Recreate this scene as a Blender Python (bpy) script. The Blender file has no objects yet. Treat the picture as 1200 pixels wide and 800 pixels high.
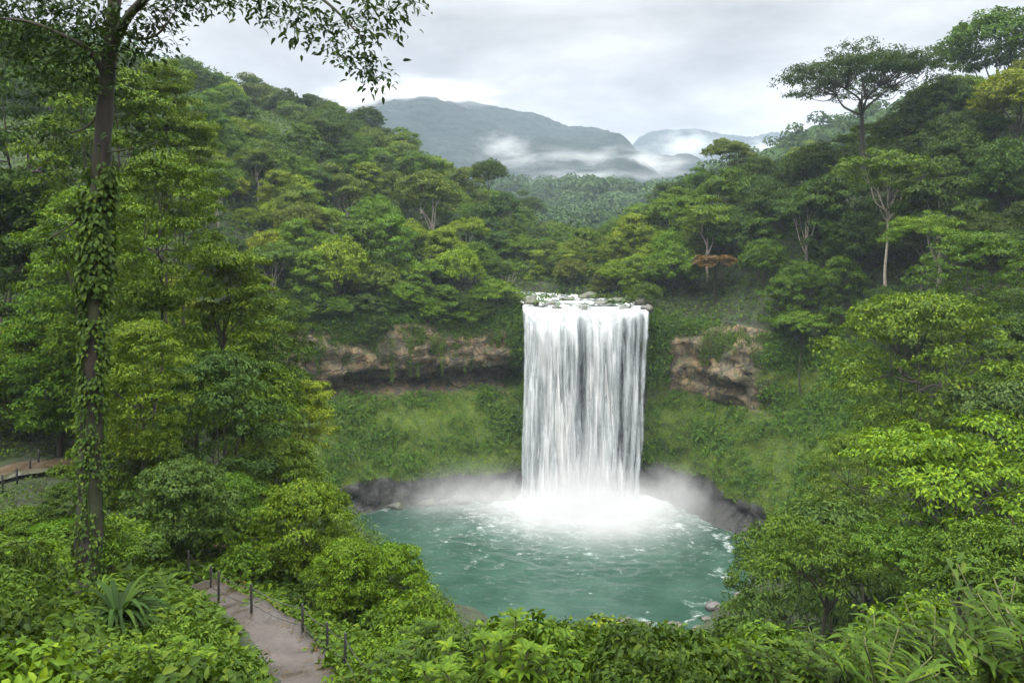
import bpy, math, random
import numpy as np
from mathutils import Vector, noise as mnoise
from mathutils.bvhtree import BVHTree

C = bpy.context.scene.collection
SC = bpy.context.scene
R_ = math.radians
random.seed(7)

# ------------------------------------------------------------------ camera, sky, sun, exposure
F, HY, CZ = 850.0, 290.0, 53.0            # focal length in photo pixels, horizon row, eye height
cd = bpy.data.cameras.new('camera'); cam = bpy.data.objects.new('camera', cd); C.objects.link(cam)
cam.location = (0, 0, CZ); cam.rotation_euler = (R_(90), 0, 0)
cd.sensor_width = 36; cd.lens = 36 * F / 1200; cd.shift_y = -(400 - HY) / 1200
cd.clip_start = 0.1; cd.clip_end = 20000
SC.camera = cam
SUN_EL, SUN_AZ = 58, 205                   # degrees; azimuth clockwise from +Y
w = bpy.data.worlds.new('World'); SC.world = w; w.use_nodes = True
nt = w.node_tree; nt.nodes.clear()


def N(nt, kind, **kw):
    n = nt.nodes.new(kind)
    for k, v in kw.items():
        if k.startswith('i_'):
            n.inputs[k[2:].replace('_', ' ')].default_value = v
        else:
            setattr(n, k, v)
    return n


def L(nt, a, b): nt.links.new(a, b)


def math_(nt, op, a, b=None, clamp=False):
    n = nt.nodes.new('ShaderNodeMath'); n.operation = op; n.use_clamp = clamp
    for i, v in enumerate((a, b)):
        if v is None: continue
        if isinstance(v, (int, float)): n.inputs[i].default_value = v
        else: nt.links.new(v, n.inputs[i])
    return n.outputs[0]


def ramp(nt, fac, stops, interp='LINEAR'):
    n = nt.nodes.new('ShaderNodeValToRGB'); n.color_ramp.interpolation = interp
    e = n.color_ramp.elements
    while len(e) < len(stops): e.new(0.5)
    for q, (p, c) in zip(e, stops):
        q.position = p; q.color = (c, c, c, 1) if isinstance(c, (int, float)) else (*c, 1)
    nt.links.new(fac, n.inputs[0])
    return n.outputs[0]


def mixc(nt, fac, a, b, blend='MIX'):
    n = nt.nodes.new('ShaderNodeMix'); n.data_type = 'RGBA'; n.blend_type = blend
    for i, v in ((0, fac), (6, a), (7, b)):
        if isinstance(v, (int, float)): n.inputs[i].default_value = v
        elif isinstance(v, tuple): n.inputs[i].default_value = (*v, 1)
        else: nt.links.new(v, n.inputs[i])
    return n.outputs[2]


SKY_CLOUD = 0.435                            # brightness of the cloud deck near the horizon
tc = N(nt, 'ShaderNodeTexCoord'); sx = N(nt, 'ShaderNodeSeparateXYZ'); L(nt, tc.outputs['Generated'], sx.inputs[0])
zc = math_(nt, 'MAXIMUM', sx.outputs[2], 0.0)
den = math_(nt, 'ADD', zc, 0.16)
cx_ = math_(nt, 'DIVIDE', sx.outputs[0], den); cy_ = math_(nt, 'DIVIDE', sx.outputs[1], den)
cb = N(nt, 'ShaderNodeCombineXYZ'); L(nt, cx_, cb.inputs[0]); L(nt, cy_, cb.inputs[1])
n1 = N(nt, 'ShaderNodeTexNoise', i_Scale=1.25, i_Detail=7.0, i_Roughness=0.55, i_Distortion=0.2); L(nt, cb.outputs[0], n1.inputs['Vector'])
n2 = N(nt, 'ShaderNodeTexNoise', i_Scale=0.32, i_Detail=3.0, i_Roughness=0.5); L(nt, cb.outputs[0], n2.inputs['Vector'])
nmix = math_(nt, 'ADD', math_(nt, 'MULTIPLY', n1.outputs[0], 0.6), math_(nt, 'MULTIPLY', n2.outputs[0], 0.4))
cloud = ramp(nt, nmix, [(0.40, (0.71, 0.712, 0.72)), (0.46, (0.885, 0.887, 0.89)), (0.52, (1.12, 1.12, 1.12)), (0.58, (1.42, 1.415, 1.40))])
elev = math_(nt, 'ADD', math_(nt, 'MULTIPLY', math_(nt, 'MAXIMUM', math_(nt, 'SUBTRACT', zc, 0.30), 0.0), 19.0), 1.0)   # overcast: far brighter overhead than near the horizon
cl2 = mixc(nt, 1.0, cloud, elev, 'MULTIPLY')
sky = N(nt, 'ShaderNodeTexSky', sky_type='NISHITA', sun_disc=False, sun_elevation=R_(SUN_EL), sun_rotation=R_(SUN_AZ))
b1 = N(nt, 'ShaderNodeBackground', i_Strength=0.08); L(nt, sky.outputs[0], b1.inputs[0])
b2 = N(nt, 'ShaderNodeBackground', i_Strength=SKY_CLOUD); L(nt, cl2, b2.inputs[0])
ms = N(nt, 'ShaderNodeMixShader', i_Fac=0.96); L(nt, b1.outputs[0], ms.inputs[1]); L(nt, b2.outputs[0], ms.inputs[2])
wo = N(nt, 'ShaderNodeOutputWorld'); L(nt, ms.outputs[0], wo.inputs[0])

sd = bpy.data.lights.new('sun', 'SUN'); so = bpy.data.objects.new('sun', sd); C.objects.link(so)
sd.energy = 1.5; sd.angle = R_(16); sd.color = (1, 0.95, 0.86)
_az, _el = R_(SUN_AZ), R_(SUN_EL)
so.rotation_euler = Vector((math.sin(_az) * math.cos(_el), math.cos(_az) * math.cos(_el), math.sin(_el))).to_track_quat('Z', 'Y').to_euler()
VS = SC.view_settings
SC.display_settings.display_device = 'sRGB'
VS.view_transform = 'Standard'; VS.look = 'None'; VS.exposure = 0.45; VS.gamma = 1; VS.use_curve_mapping = False
cy = SC.cycles
cy.max_bounces = 6; cy.diffuse_bounces = 2; cy.glossy_bounces = 2; cy.transmission_bounces = 4; cy.transparent_max_bounces = 12
cy.volume_bounces = 1; cy.use_denoising = True; cy.caustics_reflective = False; cy.caustics_refractive = False
cy.sample_clamp_indirect = 4.0; cy.use_adaptive_sampling = True; cy.adaptive_threshold = 0.015
cy.volume_step_rate = 2.0

# ------------------------------------------------------------------ helpers
def P(px, py, D):                           # photo pixel at distance D -> point in the valley
    return np.array([(px - 600) / F * D, D, CZ + (HY - py) / F * D])


def pix(p): return 600 + p[0] / p[1] * F, HY - (p[2] - CZ) / p[1] * F


def fbm(p, o=4): return mnoise.fractal(Vector(p), 1.0, 2.0, o)


def sstep(a, b, x):
    t = np.clip((np.asarray(x, float) - a) / (b - a), 0, 1); return t * t * (3 - 2 * t)


class MB:                                    # collects geometry, builds ONE mesh object
    def __init__(s): s.v = []; s.f3 = []; s.f4 = []; s.t = []; s.n = 0; s.extra = {}

    def add(s, v, f3=None, f4=None, tone=None):
        v = np.asarray(v, float).reshape(-1, 3)
        s.v.append(v)
        if f3 is not None and len(f3): s.f3.append(np.asarray(f3, int) + s.n)
        if f4 is not None and len(f4): s.f4.append(np.asarray(f4, int) + s.n)
        s.t.append(np.full(len(v), 0.5) if tone is None else np.asarray(tone, float)); s.n += len(v)
        return s

    def mesh(s, name, mat, smooth=True):
        v = np.concatenate(s.v); me = bpy.data.meshes.new(name)
        f3 = np.concatenate(s.f3) if s.f3 else np.zeros((0, 3), int)
        f4 = np.concatenate(s.f4) if s.f4 else np.zeros((0, 4), int)
        me.vertices.add(len(v)); me.vertices.foreach_set('co', v.astype(np.float32).ravel())
        me.loops.add(f3.size + f4.size); me.polygons.add(len(f3) + len(f4))
        me.loops.foreach_set('vertex_index', np.concatenate([f3.ravel(), f4.ravel()]).astype(np.int32))
        st = np.concatenate([np.arange(len(f3)) * 3, f3.size + np.arange(len(f4)) * 4]).astype(np.int32)
        me.polygons.foreach_set('loop_start', st)
        me.polygons.foreach_set('use_smooth', np.full(len(st), smooth))
        a = me.attributes.new('tone', 'FLOAT', 'POINT'); a.data.foreach_set('value', np.concatenate(s.t).astype(np.float32))
        for k, d in s.extra.items():
            a = me.attributes.new(k, 'FLOAT', 'POINT'); a.data.foreach_set('value', np.asarray(d, np.float32))
        me.materials.append(mat); me.update(); me.validate()
        return me

    def build(s, name, mat, parent=None, smooth=True):
        o = bpy.data.objects.new(name, s.mesh(name, mat, smooth)); C.objects.link(o)
        if parent is not None: o.parent = parent
        return o


def nrm(a): return a / (np.linalg.norm(a, axis=-1, keepdims=True) + 1e-9)


def tube(mb, pts, rad, seg=8, cap=True, wob=0.0, rng=None):
    pts = np.asarray(pts, float); n = len(pts); rad = np.broadcast_to(np.asarray(rad, float), (n,))
    t = nrm(np.gradient(pts, axis=0)); ref = np.array([0.3, 0.9, 0.2]) if abs(t[0][2]) > 0.7 else np.array([0, 0, 1.0])
    a = nrm(np.cross(t, ref)); b = np.cross(t, a)
    th = np.linspace(0, 2 * np.pi, seg, endpoint=False)
    rr = rad[:, None] * (1 + (wob * (rng.random((n, seg)) - 0.5) if wob else 0))
    v = pts[:, None] + rr[..., None] * (np.cos(th)[None, :, None] * a[:, None] + np.sin(th)[None, :, None] * b[:, None])
    f = []
    for i in range(n - 1):
        for j in range(seg):
            k = (j + 1) % seg; f.append((i * seg + j, i * seg + k, (i + 1) * seg + k, (i + 1) * seg + j))
    v = v.reshape(-1, 3); f3 = []
    if cap:
        v = np.vstack([v, pts[-1:], pts[:1]])
        for j in range(seg):
            k = (j + 1) % seg
            f3.append(((n - 1) * seg + j, (n - 1) * seg + k, n * seg)); f3.append((k, j, n * seg + 1))
    mb.add(v, f3, f)


def curve(pts, n=12):                        # Catmull-Rom through points
    pts = np.asarray(pts, float); q = np.vstack([2 * pts[0] - pts[1], pts, 2 * pts[-1] - pts[-2]]); out = []
    for i in range(1, len(q) - 2):
        for t in np.linspace(0, 1, n, endpoint=False):
            out.append(0.5 * (2 * q[i] + (q[i + 1] - q[i - 1]) * t + (2 * q[i - 1] - 5 * q[i] + 4 * q[i + 1] - q[i + 2]) * t * t + (3 * q[i] - q[i - 1] - 3 * q[i + 1] + q[i + 2]) * t ** 3))
    out.append(pts[-1]); return np.array(out)


def leaves(mb, p, axis, nor, ln, wd, rng, fine=0, droop=0.25, fold=0.18):
    """many leaves at once; fine 0: a folded diamond, fine 1: a pointed leaf of two segments with midrib and droop"""
    n = len(p); ln = np.broadcast_to(ln, (n,))[:, None]; wd = np.broadcast_to(wd, (n,))[:, None]
    nor = nrm(nor); axis = nrm(axis - nor * np.sum(axis * nor, -1, keepdims=True)); side = np.cross(axis, nor)
    tone = rng.random(n)
    if not fine:
        tip = p + axis * ln - nor * ln * droop; m = p + axis * ln * 0.45 + nor * wd * fold
        v = np.stack([p, m + side * wd * 0.5, tip, m - side * wd * 0.5], 1).reshape(-1, 3)
        b = np.arange(n)[:, None] * 4
        f3 = np.concatenate([b + [0, 1, 2], b + [0, 2, 3]])
        mb.add(v, f3, None, np.repeat(tone, 4))
    else:
        m1 = p + axis * ln * 0.33 + nor * ln * 0.03; m2 = p + axis * ln * 0.7 - nor * ln * droop * 0.35; tip = p + axis * ln - nor * ln * droop
        l1 = m1 + side * wd * 0.5 + nor * wd * fold; r1 = m1 - side * wd * 0.5 + nor * wd * fold
        l2 = m2 + side * wd * 0.38 + nor * wd * fold; r2 = m2 - side * wd * 0.38 + nor * wd * fold
        v = np.stack([p, l1, m1, r1, l2, m2, r2, tip], 1).reshape(-1, 3); b = np.arange(n)[:, None] * 8
        f3 = np.concatenate([b + q for q in ([0, 2, 1], [0, 3, 2], [4, 5, 7], [5, 6, 7])])
        f4 = np.concatenate([b + q for q in ([1, 2, 5, 4], [2, 3, 6, 5])])
        mb.add(v, f3, f4, np.repeat(tone, 8))


def empty(name, loc=(0, 0, 0), rz=0.0):
    o = bpy.data.objects.new(name, None); C.objects.link(o); o.location = loc; o.rotation_euler = (0, 0, rz)
    o.empty_display_size = 0.3; return o


def tag(o, label=None, cat=None, group=None, kind=None):
    if label: o['label'] = label
    if cat: o['category'] = cat
    if group: o['group'] = group
    if kind: o['kind'] = kind
    return o


def dup(root):
    r = root.copy(); C.objects.link(r)
    for ch in list(root.children):
        c = ch.copy(); C.objects.link(c); c.parent = r; c.matrix_parent_inverse = ch.matrix_parent_inverse
        for g in list(ch.children):
            d = g.copy(); C.objects.link(d); d.parent = c
    return r


ORD = ['first', 'second', 'third', 'fourth', 'fifth', 'sixth', 'seventh', 'eighth', 'ninth', 'tenth', 'eleventh', 'twelfth', 'thirteenth', 'fourteenth', 'fifteenth', 'sixteenth', 'seventeenth', 'eighteenth', 'nineteenth', 'twentieth', 'twenty-first', 'twenty-second', 'twenty-third', 'twenty-fourth', 'twenty-fifth', 'twenty-sixth', 'twenty-seventh', 'twenty-eighth', 'twenty-ninth', 'thirtieth', 'thirty-first', 'thirty-second', 'thirty-third', 'thirty-fourth', 'thirty-fifth', 'thirty-sixth', 'thirty-seventh', 'thirty-eighth']

# ------------------------------------------------------------------ materials
def material(name):
    m = bpy.data.materials.new(name); m.use_nodes = True; nt = m.node_tree
    return m, nt, nt.nodes['Principled BSDF'], nt.nodes['Material Output']


def leaf_material(name, gloss=0.55, trans=0.22):
    """colour = the object's own colour, varied from leaf to leaf; light also passes through the blade"""
    m, nt, bs, out = material(name)
    oi = N(nt, 'ShaderNodeObjectInfo'); at = N(nt, 'ShaderNodeAttribute', attribute_name='tone')
    k = ramp(nt, at.outputs['Fac'], [(0.0, (0.50, 0.56, 0.50)), (0.5, (1.0, 1.0, 1.0)), (0.85, (1.30, 1.22, 1.0)), (1.0, (1.9, 1.5, 1.0))])
    c = mixc(nt, 1.0, oi.outputs['Color'], k, 'MULTIPLY')
    L(nt, c, bs.inputs['Base Color']); bs.inputs['Roughness'].default_value = gloss; bs.inputs['Specular IOR Level'].default_value = 0.10
    tr = N(nt, 'ShaderNodeBsdfTranslucent'); c2 = mixc(nt, 1.0, c, (1.5, 1.5, 0.6), 'MULTIPLY'); L(nt, c2, tr.inputs[0])
    mx = N(nt, 'ShaderNodeMixShader', i_Fac=trans); L(nt, bs.outputs[0], mx.inputs[1]); L(nt, tr.outputs[0], mx.inputs[2])
    L(nt, mx.outputs[0], out.inputs[0]); return m


M_LEAF = leaf_material('leaf'); M_LEAF_MATT = leaf_material('leaf_matt', 0.6, 0.3)


def bark_material(name, a, b, moss, amount=0.5, scale=3.0):
    m, nt, bs, out = material(name)
    tc = N(nt, 'ShaderNodeTexCoord'); mp = N(nt, 'ShaderNodeMapping'); mp.inputs['Scale'].default_value = (1, 1, 0.25); L(nt, tc.outputs['Object'], mp.inputs[0])
    n1 = N(nt, 'ShaderNodeTexNoise', i_Scale=scale * 4, i_Detail=8.0, i_Roughness=0.65); L(nt, mp.outputs[0], n1.inputs[0])
    n2 = N(nt, 'ShaderNodeTexNoise', i_Scale=scale * 0.7, i_Detail=6.0, i_Roughness=0.6); L(nt, tc.outputs['Object'], n2.inputs[0])
    c = mixc(nt, ramp(nt, n1.outputs[0], [(0.35, 0.0), (0.65, 1.0)]), a, b)
    c = mixc(nt, ramp(nt, n2.outputs[0], [(0.62 - amount * 0.25, 0.0), (0.72 - amount * 0.25, 1.0)]), c, moss)
    L(nt, c, bs.inputs['Base Color']); bs.inputs['Roughness'].default_value = 0.85
    bp = N(nt, 'ShaderNodeBump', i_Strength=0.7, i_Distance=0.05); L(nt, n1.outputs[0], bp.inputs['Height']); L(nt, bp.outputs[0], bs.inputs['Normal'])
    return m


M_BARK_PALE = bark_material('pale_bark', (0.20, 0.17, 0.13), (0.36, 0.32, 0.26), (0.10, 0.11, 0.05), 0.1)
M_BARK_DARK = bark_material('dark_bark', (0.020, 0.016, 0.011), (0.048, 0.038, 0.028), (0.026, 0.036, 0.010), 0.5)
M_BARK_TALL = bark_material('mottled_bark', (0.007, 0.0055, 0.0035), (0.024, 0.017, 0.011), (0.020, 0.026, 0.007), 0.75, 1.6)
M_STEM = bark_material('stem', (0.05, 0.06, 0.02), (0.09, 0.10, 0.03), (0.05, 0.04, 0.02), 0.3)

# ------------------------------------------------------------------ the lie of the land
CX, CY = 5.0, 126.0
EDGE = [(43.5, 122), (42.5, 131), (37.5, 141), (34, 150), (29, 154), (14, 154.5), (2, 153), (-8, 151), (-22, 148), (-34, 142), (-36.5, 134), (-31, 126),
        (-20, 117), (-13, 111), (0, 101), (8, 98.5), (16, 97.5), (26, 102), (34, 110)]
_e = curve([*EDGE, EDGE[0]], 24); _th = np.degrees(np.arctan2(_e[:, 1] - CY, _e[:, 0] - CX)) % 360; _r = np.hypot(_e[:, 0] - CX, _e[:, 1] - CY)
_r = _r + np.array([1.5 * fbm((math.cos(R_(t)) * 3.2, math.sin(R_(t)) * 3.2, 4.0), 5) for t in _th]); _o = np.argsort(_th); _th, _r = _th[_o], _r[_o]


def edge_r(th): return np.interp(np.asarray(th) % 360, np.r_[_th - 360, _th, _th + 360], np.r_[_r, _r, _r])


PR = {  # bank profiles: metres out from the waterline, height; eleven points each
    'left_cliff': [(-3, -3), (0, 0.3), (1.0, 3.5), (1.6, 6.5), (4, 10.5), (7.5, 16), (10.5, 20.5), (16.5, 22.5), (10.0, 27.0), (10.4, 34), (14, 38.5)],
    'fall': [(-3, -3), (0, 0), (2.0, 3), (3.2, 8), (3.8, 14), (4, 20), (4, 25), (4, 30), (3.4, 35), (2.2, 39.0), (4.5, 39.6)],
    'right_cliff': [(-3, -3), (0, 0.3), (3.2, 3), (3.6, 7.0), (4.0, 11), (6.5, 16), (8.6, 20), (9.6, 23), (8.4, 27), (8.8, 32), (12, 37)],
    'right_bank': [(-3, -3), (0, 0.3), (2.4, 3.0), (2.6, 6.5), (4.5, 10), (7.5, 15), (10, 19), (12.5, 23), (14.5, 27), (17, 31), (20, 35)],
    'left_bank': [(-3, -3), (0, 0.3), (1.2, 3), (2.0, 6), (5, 10.5), (8.5, 16), (11.5, 20.5), (14, 24), (15, 28), (16.5, 32), (20, 36)],
    'right_front': [(-3, -3), (0, 0.3), (1.5, 1.4), (3, 2.6), (6, 5), (9, 7.6), (12, 10), (15, 12.6), (18, 15), (21, 17), (24, 19)],
    'front': [(-4, -3), (0, 0.2), (1.5, 1.0), (4, 1.8), (7, 3.0), (10, 4.2), (13, 5.6), (16, 7), (19, 8.4), (22, 9.7), (25, 11)],
    'left_front': [(-3, -3), (0, 0.3), (1.5, 1.6), (3.5, 3.2), (6, 5.6), (9, 8), (12, 11), (15, 13.5), (18, 16), (21, 18.5), (24, 21)],
}
KEYS = [(-28, 'right_front'), (-8, 'right_bank'), (14, 'right_bank'), (26, 'right_cliff'), (50, 'right_cliff'), (54, 'fall'), (91, 'fall'), (95, 'left_cliff'), (150, 'left_cliff'),
        (164, 'left_bank'), (190, 'left_bank'), (225, 'left_front'), (255, 'front'), (290, 'front'), (332, 'right_front')]


def profile(th):
    th = (th + 28) % 360 - 28
    for (a, pa), (b, pb) in zip(KEYS, KEYS[1:]):
        if a <= th <= b:
            t = float(sstep(0, 1, (th - a) / (b - a))); return np.array(PR[pa]) * (1 - t) + np.array(PR[pb]) * t
    return np.array(PR['right_front'])


def at_polar(th, r): return CX + math.cos(R_(th)) * r, CY + math.sin(R_(th)) * r


ctrl = []
for th in range(0, 360, 15):
    p = profile(th); ctrl.append((*at_polar(th, edge_r(th) + p[-1][0]), p[-1][1]))
ctrl += [(0, 0, 51.2), (0, -15, 52.5), (-25, -10, 54), (25, -10, 53), (0, 8, 47.2), (0, 11, 45.6), (6, 11, 45.8), (12, 12, 45.4), (18, 16, 44), (0, 20, 40.2), (8, 22, 39), (-3.5, 11, 45.1), (-8, 12, 45.9), (-6.6, 14, 44.7),
         (0, 40, 28), (14, 40, 29), (-11.6, 20, 44.1), (-20, 18, 46), (0, 60, 18)]
for px, py, D in [(225, 690, 28), (262, 712, 24.5), (315, 745, 23), (345, 790, 21), (404, 777, 20), (384, 757, 22.5), (354, 744, 23.5), (212, 674, 29), (20, 548, 52), (45, 549, 52), (270, 650, 33), (-20, 560, 50), (420, 760, 23), (20, 640, 30), (20, 612, 38), (80, 650, 28), (-60, 640, 30), (345, 860, 12), (345, 860, 14), (345, 845, 16), (340, 826, 18), (400, 850, 14), (300, 860, 12.5), (290, 835, 15)]:
    ctrl.append(tuple(P(px, py, D)))
ctrl += [(-45, 60, 40), (-20, 60, 28), (-70, 60, 46), (-60, 90, 42), (-38, 90, 34), (-95, 90, 52), (-120, 50, 58), (-60, 20, 50), (-64, 130, 46), (-95, 130, 60), (60, 0, 52), (110, 0, 62),
         (36, 40, 30), (60, 50, 36), (30, 60, 20), (45, 75, 24), (62, 85, 33), (85, 75, 44), (62, 115, 37), (85, 110, 48), (125, 100, 66), (53, 150, 42), (70, 140, 46), (81, 166, 70), (60, 185, 58), (110, 170, 84), (150, 160, 98), (45, 200, 56), (95, 220, 64), (150, 250, 84),
         (62, 230, 60), (40, 240, 51), (70, 300, 62), (30, 320, 52), (16, 160, 41), (14, 178, 41.5), (14, 205, 45), (8, 240, 48), (8, 300, 52), (20, 420, 66),
         (-12, 175, 44), (-22, 190, 50), (-30, 215, 60), (-10, 215, 48), (-20, 250, 64), (-55, 180, 58), (-60, 210, 70), (-75, 160, 54), (-95, 200, 80), (-70, 260, 90), (-60, 300, 92), (-110, 300, 108), (-100, 260, 102), (-150, 230, 100), (-130, 160, 74), (-190, 400, 130), (-70, 400, 90), (-200, 160, 90), (-210, 300, 125), (150, 400, 84), (220, 250, 96), (210, 120, 100), (-200, 20, 70)]
ctrl = np.array(ctrl, float)


def _tps():
    n = len(ctrl); d = np.hypot(ctrl[:, None, 0] - ctrl[None, :, 0], ctrl[:, None, 1] - ctrl[None, :, 1]); K = np.where(d > 0, d * d * np.log(d + 1e-9), 0) + np.eye(n) * 1.5
    Q = np.c_[np.ones(n), ctrl[:, :2]]; A = np.block([[K, Q], [Q.T, np.zeros((3, 3))]])
    return np.linalg.solve(A, np.r_[ctrl[:, 2], 0, 0, 0])


_W = _tps()
RIV = curve([(16, 150, 0), (15.5, 166, 0), (10, 180, 0), (-4, 191, 0), (-22, 199, 0), (-48, 207, 0)], 10)[:, :2]
RW = np.interp(np.arange(len(RIV)), [0, 10, 22, 50], [1, 1, .62, .5])


def ground(x, y):                            # the land outside the basin walls
    x = np.atleast_1d(np.asarray(x, float)); y = np.atleast_1d(np.asarray(y, float)); out = np.empty(len(x))
    for i in range(0, len(x), 20000):
        xs, ys = x[i:i + 20000], y[i:i + 20000]
        d = np.hypot(xs[:, None] - ctrl[None, :, 0], ys[:, None] - ctrl[None, :, 1])
        z = (np.where(d > 0, d * d * np.log(d + 1e-9), 0)) @ _W[:-3] + _W[-3] + _W[-2] * xs + _W[-1] * ys
        dr = np.hypot(xs[:, None] - RIV[None, :, 0], ys[:, None] - RIV[None, :, 1]); q = dr.argmin(1); dd = dr[np.arange(len(xs)), q]
        bed = 39.4 + (np.clip(RIV[q, 1], 154, 400) - 154) * 0.028
        k = sstep(11, 17, dd / RW[q]) * (ys > 120) + (ys <= 120)
        out[i:i + 20000] = np.maximum(bed, 0) * (1 - k) + z * k
    return out


NT, NPROF, NOUT = 900, 52, 100
ths = np.linspace(0, 360, NT, endpoint=False)
V = np.zeros((NT, NPROF + NOUT, 3)); A_rock = np.zeros((NT, NPROF + NOUT)); A_wet = A_rock.copy(); A_moss = A_rock.copy()
out_r = np.cumsum(np.r_[np.linspace(0.7, 1.5, 60), np.geomspace(1.6, 24, NOUT - 60)])
for i, th in enumerate(ths):
    p = profile(th); s = np.r_[0, np.cumsum(np.hypot(*np.diff(p, axis=0).T))]
    t = np.linspace(0, s[-1], NPROF); pr = np.interp(t, s, p[:, 0]); pz = np.interp(t, s, p[:, 1])
    for k in range(2): pr[1:-1] = (pr[:-2] + 2 * pr[1:-1] + pr[2:]) / 4
    e = edge_r(th); c, sn = math.cos(R_(th)), math.sin(R_(th))
    V[i, :NPROF, 0] = CX + c * (e + pr); V[i, :NPROF, 1] = CY + sn * (e + pr); V[i, :NPROF, 2] = pz
    ro = e + p[-1][0] + out_r; V[i, NPROF:, 0] = CX + c * ro; V[i, NPROF:, 1] = CY + sn * ro
    tw_ = (th + 90) % 360 - 90; steep = float(sstep(-30, -10, tw_) * sstep(205, 185, tw_))
    rockw = max(float(sstep(96, 100, th) * sstep(170, 156, th)), float(sstep(16, 25, th) * sstep(51, 48, th))); fall = float(sstep(51, 55, th) * sstep(95, 91, th))
    for k in range(NPROF):
        z = pz[k]; x, y = V[i, k, 0], V[i, k, 1]
        n1 = fbm((x * 0.09, y * 0.09, z * 0.16), 4); n2 = fbm((x * 0.35, y * 0.35, z * 0.7), 4); n3 = mnoise.cell(Vector((x * 0.17 + n2 * .3, y * 0.17, z * 0.42 + n1 * .4))); n4 = fbm((x * 0.10, y * 0.10, z * 0.75 + 40), 4)
        inrock = rockw * float(sstep(20.0, 22.0, z + n1 * 1.5) * sstep(38.5, 35.5, z + n1 * 4.5))
        wet = max(float(sstep(6.6, 4.4, z + n1 * 2.6)) * (0.35 + 0.65 * steep), fall * 1.0)
        A_rock[i, k] = inrock; A_wet[i, k] = wet; A_moss[i, k] = steep * (1 - inrock) * (1 - wet)
        off = (n1 * 1.3 + n2 * 0.5) * (0.4 + 0.6 * steep) * float(sstep(0.0, 4.0, z)) * (1 - 0.6 * fall)
        off += inrock * ((n3 - 0.5) * 1.1 + n4 * 1.3 + 0.75) + wet * steep * n2 * 0.8
        V[i, k, 0] += c * off; V[i, k, 1] += sn * off; V[i, k, 2] += 0.35 * n2 * inrock
O = V[:, NPROF:].reshape(-1, 3); O[:, 2] = ground(O[:, 0], O[:, 1]) - np.maximum(O[:, 1] - 370, 0) * .35
for q in O:
    dcam = math.hypot(q[0], q[1]); a = min(1.0, max(0.15, (dcam - 15) / 60))
    if q[1] < 420: q[2] += a * 1.6 * fbm((q[0] * 0.05, q[1] * 0.05, 3), 4)
V[:, NPROF:] = O.reshape(NT, NOUT, 3)
for k in range(6):                           # ease the rim into the slope behind it
    j = NPROF + k; V[:, j, 2] = V[:, NPROF - 1, 2] * (1 - (k + 1) / 7) + V[:, j, 2] * ((k + 1) / 7)
_dr = np.hypot(V[:, NPROF:, 0].reshape(-1, 1) - RIV[None, :, 0], V[:, NPROF:, 1].reshape(-1, 1) - RIV[None, :, 1]).min(1).reshape(NT, NOUT)
A_wet[:, NPROF:] = np.where((V[:, NPROF:, 1] > 150) & (_dr < 6.5), 0.9, 0)
tm = MB(); nr = NPROF + NOUT; ii, kk = np.meshgrid(np.arange(NT), np.arange(nr - 1), indexing='ij'); i2 = (ii + 1) % NT
f4 = np.stack([ii * nr + kk, ii * nr + kk + 1, i2 * nr + kk + 1, i2 * nr + kk], -1).reshape(-1, 4)[:, ::-1]
tm.add(V.reshape(-1, 3), None, f4)
bed = MB(); ring = V[:, 0]
tm.add(np.vstack([ring, [[CX, CY, -4]]]), np.array([(NT, i, (i + 1) % NT) for i in range(NT)]))
zz = np.zeros(NT + 1)
tm.extra = {'rock': np.r_[A_rock.ravel(), zz], 'wet': np.r_[A_wet.ravel(), zz + 1], 'moss': np.r_[A_moss.ravel(), zz]}


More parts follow.
